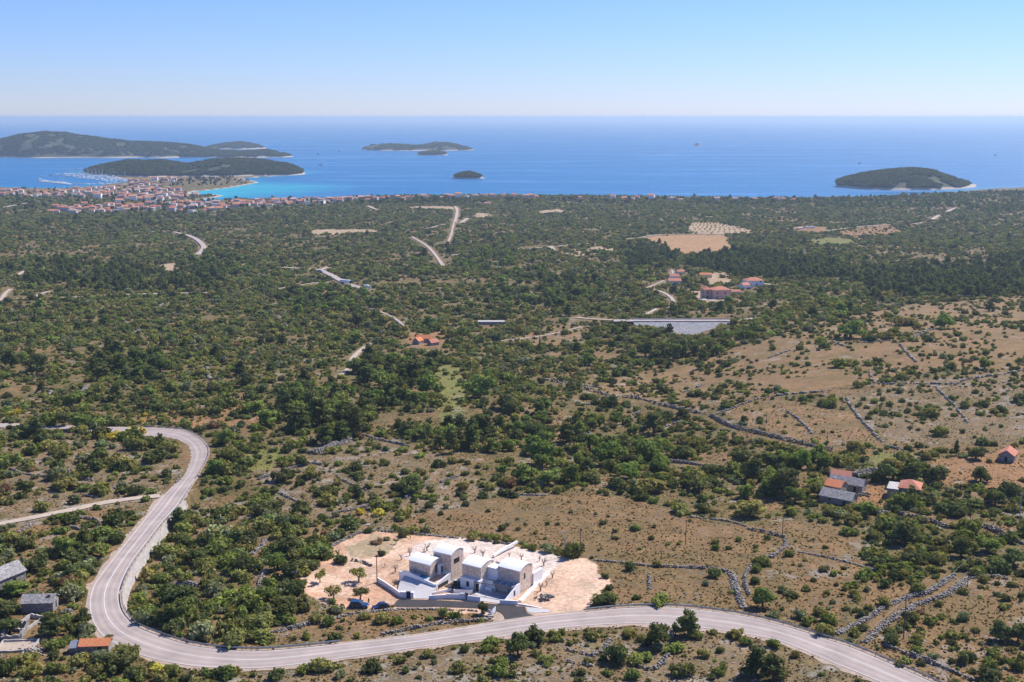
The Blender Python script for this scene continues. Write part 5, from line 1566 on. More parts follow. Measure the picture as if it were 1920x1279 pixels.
TOPS = {}
def pole(px, py, hpx, lab, m='wood', rad=.13, cross=True, key=None, lamp=False):
    P = G(px, py); l = scale_at(P)
    dl = math.asin(min(.9, (HC - P[2]) / np.linalg.norm(P - [0, 0, HC])))
    h = hpx / l / math.cos(dl)
    r = empty('utility_pole' if not lamp else 'lamp_pole', P, 0, lab, 'pole')
    MB().tube([(0, 0, -.3), (0, 0, h)], [rad, rad * .7], 8).build('shaft', M[m], r)
    if cross:
        c = MB(); c.box(-.55, .55, -.05, .05, h - .45, h - .32); c.build('crossarm', M[m], r)
        for x in (-.48, .48):
            MB().tube([(x, 0, h - .32), (x, 0, h - .14)], .05, 6).build('insulator', M['hull'], r)
    if lamp:
        MB().box(-.9, .3, -.1, .1, h - .1, h + .05).build('lamp_head', M['galv'], r)
    if key:
        TOPS[key] = P + np.array([0, 0, h - .15])
    return r
pole(707, 1092, 50, 'wooden pole standing at the upper end of the slanting white wall', rad=.14)
pole(1058, 1043, 45, 'white metal lamp pole at the back of the bare plot', 'galv', .12, False, lamp=True)
pole(1088, 1040, 48, 'wooden pole right of the white lamp pole')
pole(1285.5, 1021, 46, 'lone wooden pole in the middle of the tan field')
pole(1694, 1198, 76, 'tall wooden pole beside the old lane', rad=.15, key='a')
pole(1814, 1101, 56, 'wooden pole at the far end of the old lane', key='b')
pole(1640, 1009, 36, 'wooden pole in the thicket below the hamlet', key='c')
pole(1819, 976, 40, 'wooden pole beside the terrace wall below the hamlet', key='d')
pole(1911, 982, 58, 'tall concrete pole at the right edge of the view', 'concrete', .2, key='e')
pole(1676, 866, 22, 'double wooden pole behind the hamlet tree')
pole(1467, 1007, 36, 'wooden pole at the corner of two field walls')
pole(1551, 836, 26, 'thin wooden pole beside the lower wall of the fenced field')
pole(1437, 795, 22, 'thin wooden pole inside the fenced tan field')
pole(272, 1127, 30, 'short pale post in the scrub inside the hairpin', 'galv', .12, False)
pole(554, 1112, 40, 'thin dark pole left of the orange earth')
pole(1335, 750, 20, 'thin distant pole on the grassy slope')
pole(1165, 708, 18, 'thin distant pole at the left end of the grassy slope')
TOPS['f'] = G(1500, 1340) + np.array([0, 0, 9.0])
def wire(a, b, lab):
    p, q = TOPS[a], TOPS[b]
    for dx in (0,):
        pts = [tuple(p + (q - p) * t - np.array([0, 0, 1.4 * 4 * t * (1 - t)])) for t in np.linspace(0, 1, 14)]
        tag(MB().tube(pts, .013, 4).build('power_line', M['galv']), lab, 'cable')
wire('f', 'a', 'power line crossing the lower road to the tall pole'); wire('a', 'b', 'power line along the old lane'); wire('d', 'e', 'power line from the hamlet to the concrete pole')

def sign():
    P = G(921.5, 1154)
    r = empty('sign_board', P, 0, 'pair of slanted white sign boards forming a V at the driveway mouth', 'sign')
    b = MB(); b.bar((-1.7, .9, .75), (-.1, -.4, .55), .1, 1.0); b.build('board', M['signblue'], r)
    b = MB(); b.bar((.25, -.4, .55), (1.0, 1.2, .75), .1, 1.1); b.build('board', M['signblue'], r)
    for x, y in ((-1.65, .88), (-.1, -.38), (.27, -.35), (.98, 1.16)):
        MB().box(x-.06, x+.06, y+.06, y+.18, -.2, 1.5).build('post', M['signframe'], r)
    MB().box(-.9, .6, -1.3, -.3, -.2, .5).build('stone_base', M['rockwall'], r)
sign()

# ------------------------------------------------------------------ plants
def ico(sub=1):
    bm = bmesh.new(); bmesh.ops.create_icosphere(bm, subdivisions=sub, radius=1.0)
    V = np.array([v.co[:] for v in bm.verts]); Fs = np.array([[v.index for v in f.verts] for f in bm.faces]); bm.free()
    return V, Fs
ICO = ico(1); ICO2 = ico(2)

def crown(name, seed, lobes, nleaf, leaf, m, core=.80, flat=.0):
    """foliage of one plant: leaf-sized faces spread over overlapping lobes around a dense core"""
    g = np.random.default_rng(seed)
    lobes = np.array(lobes, float)                     # x, y, z, r, vertical squash
    w = lobes[:, 3] ** 2; w /= w.sum()
    k = g.choice(len(lobes), nleaf, p=w)
    d = g.normal(size=(nleaf, 3)); d[:, 2] += .25; d /= np.linalg.norm(d, axis=1)[:, None]
    rr = lobes[k, 3] * np.where(g.random(nleaf) < .14, g.uniform(1.08, 1.34, nleaf), g.uniform(.80, 1.10, nleaf))
    P = lobes[k, :3] + d * rr[:, None] * np.stack([np.ones(nleaf), np.ones(nleaf), lobes[k, 4]], -1)
    P[:, 2] = np.maximum(P[:, 2], .02)
    nn = d + g.normal(size=(nleaf, 3)) * .55; nn /= np.linalg.norm(nn, axis=1)[:, None]
    t = np.cross(nn, g.normal(size=(nleaf, 3))); t /= np.linalg.norm(t, axis=1)[:, None]
    b = np.cross(nn, t)
    s = leaf * g.uniform(.55, 1.35, (nleaf, 1)); s2 = s * g.uniform(.45, .9, (nleaf, 1))
    Q = np.stack([P - t * s, P - b * s2, P + t * s, P + b * s2], 1)
    V = [Q.reshape(-1, 3)]; Fs = [np.arange(nleaf * 4).reshape(-1, 4)]
    V = Q.reshape(-1, 3)
    faces = [tuple(f) for f in np.arange(nleaf * 4).reshape(-1, 4)]
    for L in lobes:
        n0 = len(V)
        c = ICO[0] * (L[3] * core) * np.array([1, 1, L[4]]) * g.uniform(.85, 1.12, (len(ICO[0]), 1)) + L[:3]
        c[:, 2] = np.maximum(c[:, 2], -.05)
        V = np.vstack([V, c]); faces += [tuple(int(i) + n0 for i in f) for f in ICO[1]]
    me = bpy.data.meshes.new(name)
    me.from_pydata([tuple(v) for v in V], [], faces); me.materials.append(m); me.update()
    return me

def shrub_lobes(g, n=6, tall=1.0):
    L = [(0, 0, .5 * tall, .62, .95 * tall)]
    for i in range(n):
        a = 6.283 * i / n + g.uniform(-.6, .6); r = g.uniform(.30, .82)
        L.append((math.cos(a) * r, math.sin(a) * r, g.uniform(.18, .75) * tall, g.uniform(.20, .48), g.uniform(.7, 1.25)))
    return L
def oak_lobes(g, n=11):      # radius ~1, crown from .5 to 2.0
    L = [(0, 0, 1.2, .62, .9)]
    for i in range(n):
        a = 6.283 * i / n * 1.62 + g.uniform(-.4, .4); r = g.uniform(.35, .72); z = g.uniform(.62, 1.7)
        r *= 1.1 - .35 * abs(z - 1.05)
        L.append((math.cos(a) * r, math.sin(a) * r, z, g.uniform(.28, .44), g.uniform(.75, 1.0)))
    return L
def pine_lobes(g, n=13):     # pointed, ragged, radius ~.9, height ~2.4
    L = []
    for i in range(n):
        z = .45 + 1.85 * (i / (n - 1)) ** 1.0
        rm = .68 * (1 - (z - .4) / 2.25) ** .7 + .05
        a = i * 2.4 + g.uniform(-.4, .4); r = rm * g.uniform(.55, 1.0)
        L.append((math.cos(a) * r, math.sin(a) * r, z, g.uniform(.24, .38) * (1.15 - .25 * z / 2.3), .7))
    L.append((0, 0, 1.1, .42, 1.4))
    return L
def olive_lobes(g, n=8):
    L = []
    for i in range(n):
        a = 6.283 * i / n + g.uniform(-.4, .4); r = g.uniform(.3, .72)
        L.append((math.cos(a) * r, math.sin(a) * r, g.uniform(.75, 1.35), g.uniform(.24, .36), .8))
    return L

def trunk_mesh(name, g, h, r, limbs, spread, m):
    mb = MB()
    mb.tube([(0, 0, -.15), (g.uniform(-.03, .03), g.uniform(-.03, .03), h * .5), (g.uniform(-.06, .06), g.uniform(-.06, .06), h)], [r * 1.25, r, r * .6], 7)
    for i in range(limbs):
        a = 6.283 * i / limbs + g.uniform(-.4, .4); s = spread * g.uniform(.6, 1.0)
        z0 = h * g.uniform(.55, .95)
        mb.tube([(0, 0, z0), (math.cos(a) * s * .5, math.sin(a) * s * .5, z0 + .28), (math.cos(a) * s, math.sin(a) * s, z0 + g.uniform(.4, .75))], [r * .55, r * .38, r * .15], 5)
    return mb.mesh(name, m)

KIND = {}
def build_kinds():
    g = np.random.default_rng(99)
    for inst, ml in ((False, M['leaf']), (True, M['leaf_s'])):
        q = {}
        nl = 1.0 if not inst else .42
        lf = 1.0 if not inst else 1.45
        q['shrub'] = [crown('foliage', 100 + i, shrub_lobes(np.random.default_rng(i), 6 + i % 3, .85 + .1 * (i % 3)), int(420 * nl), .15 * lf, ml) for i in range(10)]
        q['oak'] = [crown('crown', 200 + i, oak_lobes(np.random.default_rng(20 + i)), int(700 * nl), .13 * lf, ml, .76) for i in range(5)]
        q['pine'] = [crown('crown', 300 + i, pine_lobes(np.random.default_rng(40 + i)), int(760 * nl), .12 * lf, ml, .72) for i in range(4)]
        q['olive'] = [crown('crown', 400 + i, olive_lobes(np.random.default_rng(60 + i)), int(420 * nl), .11 * lf, ml, .6) for i in range(3)]
        q['cypress'] = [crown('crown', 500, [(0, 0, .4 + .42 * k, .30 - .035 * abs(k - 2), 1.5) for k in range(7)], 400, .10, ml, .85)]
        KIND[inst] = q
    KIND['trunk'] = {'shrub': [trunk_mesh('stem', rnd, .35, .07, 4, .4, M['bark']) for _ in range(2)], 'oak': [trunk_mesh('trunk', rnd, .8, .09, 5, .5, M['bark']) for _ in range(3)],
                     'pine': [trunk_mesh('trunk', rnd, 1.6, .06, 5, .4, M['bark']) for _ in range(2)], 'olive': [trunk_mesh('trunk', rnd, .65, .09, 5, .5, M['greybark']) for _ in range(2)],
                     'cypress': [trunk_mesh('trunk', rnd, .6, .05, 2, .1, M['bark'])]}
build_kinds()
# radius and height of each prototype at unit size
DIM = {'shrub': (1.0, 1.15), 'oak': (1.0, 2.0), 'pine': (.85, 2.5), 'olive': (.95, 1.6), 'cypress': (.32, 3.4)}

TONE = {'fresh': (.098, .125, .033), 'dark': (.066, .076, .028), 'olive': (.134, .128, .042), 'green': (.104, .122, .033), 'grey': (.122, .130, .070), 'lime': (.135, .152, .042), 'rust': (.13, .085, .05), 'yellow': (.26, .215, .04), 'pine': (.072, .086, .028), 'bluegreen': (.078, .094, .042)}
TWORD = {'fresh': 'bright green', 'dark': 'dark green', 'olive': 'olive green', 'green': 'leafy green', 'grey': 'grey green', 'lime': 'yellow green', 'rust': 'rusty brown', 'yellow': 'yellow flowering', 'pine': 'deep green', 'bluegreen': 'bluish green'}
BRI = 1.88
def toned(t, r):
    c = np.array(TONE[t]) * BRI * r.uniform(.82, 1.2)
    return tuple(float(max(0, v * r.uniform(.93, 1.07))) for v in c)

PLANTS = []    # individual plants: kind, x, y, z, radius, height, tone
def hand(px, py, w, tone='olive', kind='shrub', h=None):
    HAND.append((px, py, w, tone, kind, h))
HAND = []
_s = '''
673 1094 36 olive olive 30|626 1126 36 olive olive 28|676 1127 33 dark olive 26|625 1133 16 green shrub|639 1058 28 dark shrub|714 1043 18 dark shrub|707 1022 24 rust shrub 9|743 1021 10 olive olive 12|758 1008 22 dark shrub|740 995 16 green shrub 14|692 1000 18 dark shrub|775 1001 30 olive shrub 12|633 1043 11 green olive 12
884 1015 22 olive shrub|915 1014 22 green shrub|930 1020 14 dark shrub|983 1028 16 green shrub|1000 1033 22 green shrub|1030 1037 28 grey shrub 20|1110 1048 10 dark shrub|1060 1044 9 dark shrub|1135 1085 15 dark shrub|1142 1108 16 dark shrub|1130 1136 50 dark shrub 30|972 995 12 olive shrub|1004 1002 12 olive shrub|1023 1012 10 grey shrub|1151 1012 10 dark shrub|1052 1024 8 dark shrub
830 1161 26 olive oak 24|850 1163 26 green shrub|905 1154 24 dark oak 26|715 1170 34 olive shrub 24|744 1171 24 green shrub|682 1163 24 olive shrub|642 1167 10 dark shrub|637 1181 14 olive shrub|615 1176 30 green shrub|778 1161 16 olive shrub|805 1165 18 lime shrub|603 1156 12 dark shrub|590 1170 28 olive shrub|575 1199 24 olive shrub|551 1202 14 dark shrub|490 1207 60 green shrub 30
1290 1197 44 pine pine 54|1267 1191 18 dark oak 24|1156 1245 42 dark shrub 40|1113 1203 30 olive shrub|1070 1211 15 olive shrub|1182 1196 36 olive shrub 18|1203 1204 24 olive shrub|1232 1221 24 grey shrub|1268 1226 42 green shrub 22|1337 1191 16 olive shrub|1397 1211 24 green shrub|1192 1249 44 lime shrub 22|1101 1246 22 olive shrub|1277 1271 45 dark shrub 30|1187 1276 36 green shrub|1417 1272 60 dark pine 64|1449 1284 54 dark pine 60|1349 1269 30 green shrub|1308 1200 22 lime shrub|1380 1200 30 olive shrub|1450 1215 26 green shrub|1490 1235 22 olive shrub|1100 1195 16 dark shrub|1040 1205 20 olive shrub|1000 1215 18 grey shrub|960 1215 22 olive shrub|910 1225 26 green shrub|870 1225 22 dark shrub|800 1235 26 olive shrub|750 1245 24 olive shrub|1020 1245 28 olive shrub|940 1250 30 green shrub|860 1262 34 olive shrub|700 1262 40 dark shrub|600 1262 44 olive shrub|570 1265 30 green shrub|640 1272 26 grey shrub|520 1278 40 dark shrub|1320 1235 26 olive shrub|1350 1225 18 dark shrub
1129 985 16 dark shrub|1192 996 22 green shrub|1227 990 11 dark shrub|1152 999 11 dark shrub|1156 1012 10 dark shrub|1222 1013 13 dark shrub|1340 1021 16 olive shrub|1340 1032 17 green shrub|1366 1031 13 dark shrub|1384 1016 15 green shrub|1181 1071 25 dark shrub 20|1232 1064 18 green shrub|1337 1085 27 dark shrub|1323 1099 17 grey shrub|1240 1135 46 green shrub 16|1192 1125 17 dark shrub|1212 1135 14 green shrub|1427 1064 36 green shrub|1419 1073 24 green shrub|1416 1096 22 dark shrub|1429 1143 44 fresh oak 44|1325 1063 10 olive shrub|1370 1113 12 lime shrub|1026 985 10 dark shrub|1070 962 11 grey shrub|1117 965 10 grey shrub|1140 970 8 dark shrub|1180 978 8 olive shrub|1045 985 10 olive shrub|985 985 8 dark shrub|970 975 8 grey shrub
1538 1156 28 olive shrub|1615 1159 24 dark shrub|1553 1173 38 green shrub|1548 1193 36 olive shrub|1500 1161 26 grey shrub 20|1657 1137 30 olive shrub|1658 1103 26 dark shrub|1647 1073 22 green shrub|1720 1116 34 green shrub|1707 1171 36 dark shrub|1670 1213 38 dark shrub 26|1668 1191 26 olive shrub|1718 1229 24 green shrub|1688 1251 24 olive shrub|1795 1219 14 dark shrub|1876 1206 44 dark oak 44|1908 1206 40 dark oak 40|1876 1246 20 dark shrub|1853 1284 60 dark shrub 36|1830 1187 18 olive shrub|1805 1166 28 grey shrub|1760 1138 18 olive shrub|1808 1116 22 green shrub|1846 1093 22 olive shrub|1895 1101 18 olive shrub|1883 1128 22 dark shrub|1546 1029 11 dark shrub|1479 1044 20 green shrub|1546 1073 20 grey shrub|1525 1091 13 dark shrub|1512 1109 19 olive shrub|1550 1115 14 olive shrub|1722 1074 20 dark shrub|1696 1081 20 olive shrub|1600 1120 22 olive shrub|1625 1110 16 grey shrub
1675 900 48 olive oak 44|1697 1024 64 dark oak 52|1801 1047 44 dark oak 42|1535 932 38 olive oak 30|1621 970 44 fresh oak 32|1737 947 60 dark shrub 30|1748 907 60 dark oak 36|1838 906 40 dark oak 34|1866 951 36 dark oak 34|1890 926 36 dark shrub 26|1726 958 30 green shrub|1789 971 66 dark shrub 24|1806 1001 34 olive shrub 26|1793 854 12 dark pine 30|1830 864 36 dark oak 28|1640 905 26 dark shrub 20|1590 962 26 olive shrub|1555 968 24 olive shrub|1760 1060 40 olive shrub 26|1850 1040 50 fresh oak 36|1900 1065 46 dark oak 36|1640 1015 34 olive shrub 22|1590 1005 36 green shrub 20
47 1033 36 dark shrub 28|75 1074 40 dark oak 40|145 1056 56 dark shrub 30|190 1046 36 lime oak 30|160 1079 36 dark shrub|110 1099 25 lime shrub|136 1130 50 grey shrub 36|120 1071 34 olive shrub|219 1021 34 dark shrub|214 988 50 dark shrub 34|32 1120 50 fresh oak 34|15 1162 50 dark oak 36|20 1192 46 dark oak 36|100 1197 52 dark oak 50|140 1192 28 dark shrub 24|155 1177 34 dark oak 36|157 1204 24 grey shrub|224 1264 72 dark shrub 48|102 1237 28 dark shrub|147 1252 50 olive shrub 30|62 1272 50 olive shrub 34|100 1264 34 green shrub|15 1267 40 dark shrub 34|269 1172 34 grey shrub 30|262 1130 34 lime shrub 22|297 1259 28 yellow shrub 14|180 1272 40 olive shrub|250 1275 40 dark shrub|206 1205 16 olive olive 16|285 1272 20 olive shrub|320 1262 26 green shrub
525 907 32 dark shrub|565 874 30 dark shrub|635 911 22 olive shrub|610 934 21 olive shrub|651 937 20 olive shrub|589 921 20 olive shrub|770 928 60 dark oak 36|745 925 34 dark shrub|822 877 28 dark shrub|869 920 26 olive shrub|850 851 28 pine pine 46|702 944 26 dark shrub|827 966 13 dark shrub|792 980 13 dark shrub|741 993 14 green shrub|915 961 12 dark shrub|505 967 60 dark shrub 34|567 972 46 dark oak 34|532 987 36 grey shrub|490 997 40 olive shrub|400 1034 56 dark shrub 40|440 1030 50 dark oak 40|375 1060 48 dark oak 36|345 1030 40 dark shrub 30|405 1130 46 grey shrub 42|360 1150 40 dark shrub|330 1190 44 dark shrub 34|380 1200 60 grey shrub 40|430 1195 50 olive shrub 38|540 1160 44 dark oak 42|505 1110 44 green shrub 32|455 1075 50 dark shrub 36|520 1070 40 fresh oak 34|350 1095 30 lime shrub|600 1095 26 olive olive 26|455 1165 24 lime shrub 30|440 1150 20 yellow shrub 20|310 1130 26 dark shrub 24|470 1130 36 lime shrub 30|300 1095 36 lime shrub 22
1010 874 58 fresh oak 60|987 907 50 fresh oak 40|1027 914 50 fresh oak 36|1062 833 38 dark pine 44|1225 816 46 pine pine 46|1390 878 44 dark oak 40|1222 927 68 olive shrub 36|1310 924 50 dark oak 34|1405 972 60 olive oak 38|1317 962 30 dark shrub|1275 964 40 olive shrub 24|1182 899 44 fresh oak 34|1282 864 40 dark oak 30|1025 770 26 fresh oak 26|950 880 30 olive oak 26|925 850 34 fresh oak 30
1595 636 54 fresh oak 36|1770 617 45 fresh oak 30|1690 612 48 olive shrub 18|1855 585 20 dark pine 22|1012 660 4.5 dark cypress 32|1292 627 11 green shrub 11|1210 672 40 dark oak 34|1262 676 36 dark oak 32|770 715 60 dark oak 44|720 730 50 fresh oak 36|800 740 50 fresh oak 40|600 800 60 pine pine 60|560 812 56 pine pine 52|640 790 50 fresh oak 44|690 800 46 fresh oak 40|500 800 50 fresh oak 36|480 780 40 fresh oak 30|900 750 60 fresh oak 46|950 770 46 dark oak 34|640 830 40 pine pine 44|612 835 40 pine pine 44|590 790 30 dark pine 46|300 700 44 pine oak 40|220 700 46 pine oak 40|260 690 40 pine oak 40|70 705 50 dark oak 44|20 690 40 dark oak 40
95 800 40 green shrub|150 806 40 fresh oak 34|120 800 30 dark oak 30|175 805 26 dark shrub|215 825 40 yellow shrub 14|290 840 40 dark shrub 24|250 845 40 olive shrub|320 850 34 olive shrub|180 885 36 dark shrub|245 880 34 olive shrub|120 920 56 olive shrub 30|12 925 26 rust shrub 24|48 930 34 dark oak 32|190 930 44 olive shrub|140 946 26 dark shrub|288 870 50 dark shrub 30|252 930 30 dark shrub|80 960 30 olive shrub'''
for ln in _s.strip().split('\n'):
    for e in ln.split('|'):
        t = e.split()
        hand(float(t[0]), float(t[1]), float(t[2]), t[3], t[4], float(t[5]) if len(t) > 5 else None)

def place_hand():
    P = uz([(h[0], h[1]) for h in HAND])
    pr = proj(P)
    for (px, py, w, tone, kind, h), p, q in zip(HAND, P, pr):
        l = F / q[2]
        rad = w / l / 2
        dl = math.asin((HC - p[2]) / np.linalg.norm(p - [0, 0, HC]))
        vis = h if h else w * .72
        # visible height = plant height * cos + part of its depth * sin
        hgt = max(vis / l - rad * .8 * math.sin(dl), rad * .7) / math.cos(dl)
        y2 = p[1] + rad * .55
        x2 = p[0] * y2 / p[1]
        PLANTS.append([kind, x2, y2, float(H(x2, y2)), rad, hgt, tone, q[0], q[1]])
place_hand()

def scatter_all():
    """wild plants: denser or sparser by ground cover, never on roads, tracks, yards or roofs"""
    X, Y, C = [], [], []
    y = 205.0
    while y < 2900:
        cell = 2.5 + .0026 * max(0, y - 250) if y < 1200 else 5.0 + .0012 * (y - 1200)
        hw = .475 * y + 30
        n = int(2 * hw / cell)
        X.append(np.linspace(-hw, hw, n) + rng.uniform(-.55, .55, n) * cell)
        Y.append(y + rng.uniform(-.55, .55, n) * cell); C.append(np.full(n, cell))
        y += cell
    x = np.concatenate(X); y = np.concatenate(Y); c = np.concatenate(C)
    m = y > 200
    m &= (y < 2300) | inpoly(x, y, COASTPOLY)
    x, y, c = x[m], y[m], c[m]
    base, cov, size, td = landcover(x, y)
    n = fbm(x, y, 16, 71); n = np.clip((n - .22) / .56, 0, 1)
    clump = np.clip(cov + (.5 - n) * 1.5 * np.minimum(cov, 1 - cov) * 1.6, 0, 1)
    keep = rng.random(len(x)) < clump
    D, I, s = near_road(x, y)
    keep &= D > RWP[I] + 1.9 + .8 * rng.random(len(x))
    keep &= td > .8 + .0025 * y
    for wpl, wd in WALLP:
        x0, y0 = wpl.min(0) - 8; x1, y1 = wpl.max(0) + 8
        mm = np.where((x > x0) & (x < x1) & (y > y0) & (y < y1))[0]
        if len(mm):
            keep[mm] &= np.minimum(pdist(x[mm], y[mm], wpl), pdist(x[mm], y[mm] + wd * .7, wpl)) > wd
    # villa plot and buildings
    for (qx, qy, rr_) in KEEPOUT:
        mm = np.abs(y - qy) < rr_ * 2
        keep[mm] &= np.hypot(x[mm] - qx, y[mm] - qy) > rr_
    x, y, c, size, cov = x[keep], y[keep], c[keep], size[keep], cov[keep]
    r = np.exp(rng.normal(0, .48, len(x))) * 1.08 * size * (c / 2.6) ** .75
    r = np.clip(r, .35, 4.2)
    # groves
    dens = np.zeros(len(x)); kind = np.zeros(len(x), int)
    for poly, dd, mix in TREES:
        x0, y0 = poly.min(0); x1, y1 = poly.max(0)
        mm = np.where((x > x0) & (x < x1) & (y > y0) & (y < y1))[0]
        mm = mm[inpoly(x[mm], y[mm], poly)]
        dens[mm] = dd
        kind[mm] = {'oak': 1, 'pine': 2, 'mix': 3}[mix]
    dens = np.maximum(dens * .55, .014 * (cov > .5))
    kind = np.where(kind == 0, 3, kind)
    istree = rng.random(len(x)) < dens * np.clip((c / 5) ** 1.2, .25, 1)
    tk = np.where(kind == 3, np.where(rng.random(len(x)) < .6, 1, 2), kind)
    tk = np.where(istree, tk, 0)
    # keep clear of hand-placed plants
    hp = np.array([[p[1], p[2], p[4]] for p in PLANTS])
    ok = np.ones(len(x), bool)
    near = np.where(y < 800)[0]
    for k in range(0, len(near), 20000):
        nn = near[k:k + 20000]
        d = np.hypot(x[nn, None] - hp[None, :, 0], y[nn, None] - hp[None, :, 1]) - hp[None, :, 2] * .75
        ok[nn] = d.min(1) > .35 * r[nn]
    x, y, r, tk, cov = x[ok], y[ok], r[ok], tk[ok], cov[ok]
    z = HL(x, y)
    ok = z > .6
    return x[ok], y[ok], z[ok], r[ok], tk[ok], cov[ok]

KEEPOUT = []
for o in list(S.objects):
    if o.parent is None and o.type == 'EMPTY' and o.get('category') in ('house', 'hut', 'shed', 'barn', 'ruin', 'shelter', 'container', 'terrace', 'truck', 'car', 'sign'):
        KEEPOUT.append((o.location.x, o.location.y, {'house': 7.5, 'terrace': 9, 'shed': 6, 'car': 3.5, 'sign': 3}.get(o['category'], 5.5) * (1.0 if o.location.y < 500 else 1.5)))
        if o.location.y > 600:
            KEEPOUT.append((o.location.x * .975, o.location.y * .975, 9))
for tx, ty in TOWN_XY:
    KEEPOUT.append((tx, ty, 10)); KEEPOUT.append((tx * .99, ty * .99, 9))
for dx, dy, dr in ((0, 8, 24), (0, 30, 17), (-24, 4, 14), (22, 4, 13), (0, -6, 8), (-25, -6, 8), (25, -6, 8)):
    KEEPOUT.append((DAM0[0] + dx, DAM0[1] - dy, dr))

GN_CACHE = {}
def scatter(name, P, rot, scl, idx, tint, protos, label, cat):
    """one mass of plants or stones nobody could count: one object, geometry nodes"""
    me = bpy.data.meshes.new(name)
    n = len(P)
    me.vertices.add(n); me.vertices.foreach_set('co', np.asarray(P, np.float32).ravel())
    for nm, ty, ar in (('rot', 'FLOAT_VECTOR', rot), ('scl', 'FLOAT_VECTOR', scl)):
        a = me.attributes.new(nm, ty, 'POINT'); a.data.foreach_set('vector', np.asarray(ar, np.float32).ravel())
    a = me.attributes.new('idx', 'INT', 'POINT'); a.data.foreach_set('value', np.asarray(idx, np.int32))
    a = me.attributes.new('tint', 'FLOAT_COLOR', 'POINT'); a.data.foreach_set('color', np.concatenate([tint, np.ones((n, 1))], 1).astype(np.float32).ravel())
    o = link(name, me, None, 'stuff')
    tag(o, label, cat)
    ng = bpy.data.node_groups.new(name, 'GeometryNodeTree')
    ng.interface.new_socket('Geometry', in_out='INPUT', socket_type='NodeSocketGeometry')
    ng.interface.new_socket('Geometry', in_out='OUTPUT', socket_type='NodeSocketGeometry')
    gi = ng.nodes.new('NodeGroupInput'); go = ng.nodes.new('NodeGroupOutput')
    ip = ng.nodes.new('GeometryNodeInstanceOnPoints'); jn = ng.nodes.new('GeometryNodeGeometryToInstance')
    for pm in protos:
        ob = bpy.data.objects.new('plant_source', pm)
        oi = ng.nodes.new('GeometryNodeObjectInfo'); oi.inputs['Object'].default_value = ob
        oi.transform_space = 'ORIGINAL'
        ng.links.new(oi.outputs['Geometry'], jn.inputs[0])
    def na(nm, ty):
        q = ng.nodes.new('GeometryNodeInputNamedAttribute'); q.data_type = ty; q.inputs['Name'].default_value = nm
        return q.outputs['Attribute']
    ng.links.new(gi.outputs[0], ip.inputs['Points']); ng.links.new(jn.outputs[0], ip.inputs['Instance'])
    ip.inputs['Pick Instance'].default_value = True
    ng.links.new(na('idx', 'INT'), ip.inputs['Instance Index'])
    ng.links.new(na('rot', 'FLOAT_VECTOR'), ip.inputs['Rotation']); ng.links.new(na('scl', 'FLOAT_VECTOR'), ip.inputs['Scale'])
    ng.links.new(ip.outputs[0], go.inputs[0])
    md = o.modifiers.new('scatter', 'NODES'); md.node_group = ng
    return o

LANDMARKS = [('parked cars', 690, 1140), ('white villas', 860, 1090), ('hairpin bend', 200, 1150), ('holed stone hut', 76, 1142), ('orange tiled shed', 181, 1215), ('driveway sign boards', 921, 1154), ('slab roofed hamlet', 1577, 930), ('red hip roof', 1702, 925), ('orange field cottage', 1889, 862),
             ('lone pine', 1290, 1190), ('tall lane pole', 1694, 1180), ('old lane end', 1812, 1090), ('concrete pole', 1911, 975), ('upper bend', 370, 840), ('white track', 120, 960), ('oval sheepfold', 158, 985), ('big limestone heap', 620, 838), ('farmhouse', 795, 640), ('cypress', 1012, 655), ('grey embankment', 1290, 610),
             ('fenced tan field', 1500, 790), ('valley limestone heap', 1120, 825), ('lone field pole', 1285, 1015), ('rock retaining wall', 270, 1040), ('broad stone bank', 1380, 1100), ('bottom stone lines', 1085, 1240), ('lower road bend', 1640, 1250), ('bushy terrace', 620, 905), ('dark thicket', 770, 920), ('brown hill wall', 1700, 660), ('pink house', 1349, 550), ('left stone hut', 10, 1090), ('roadside bottom edge', 520, 1265), ('lower road middle', 900, 1200), ('limestone strip', 490, 1085)]
NAMEOF = {'shrub': 'shrub', 'oak': 'broadleaf_tree', 'pine': 'pine_tree', 'olive': 'olive_tree', 'cypress': 'cypress_tree'}
WORDOF = {'shrub': 'shrub', 'oak': 'broadleaf tree', 'pine': 'pine tree', 'olive': 'olive tree', 'cypress': 'cypress'}

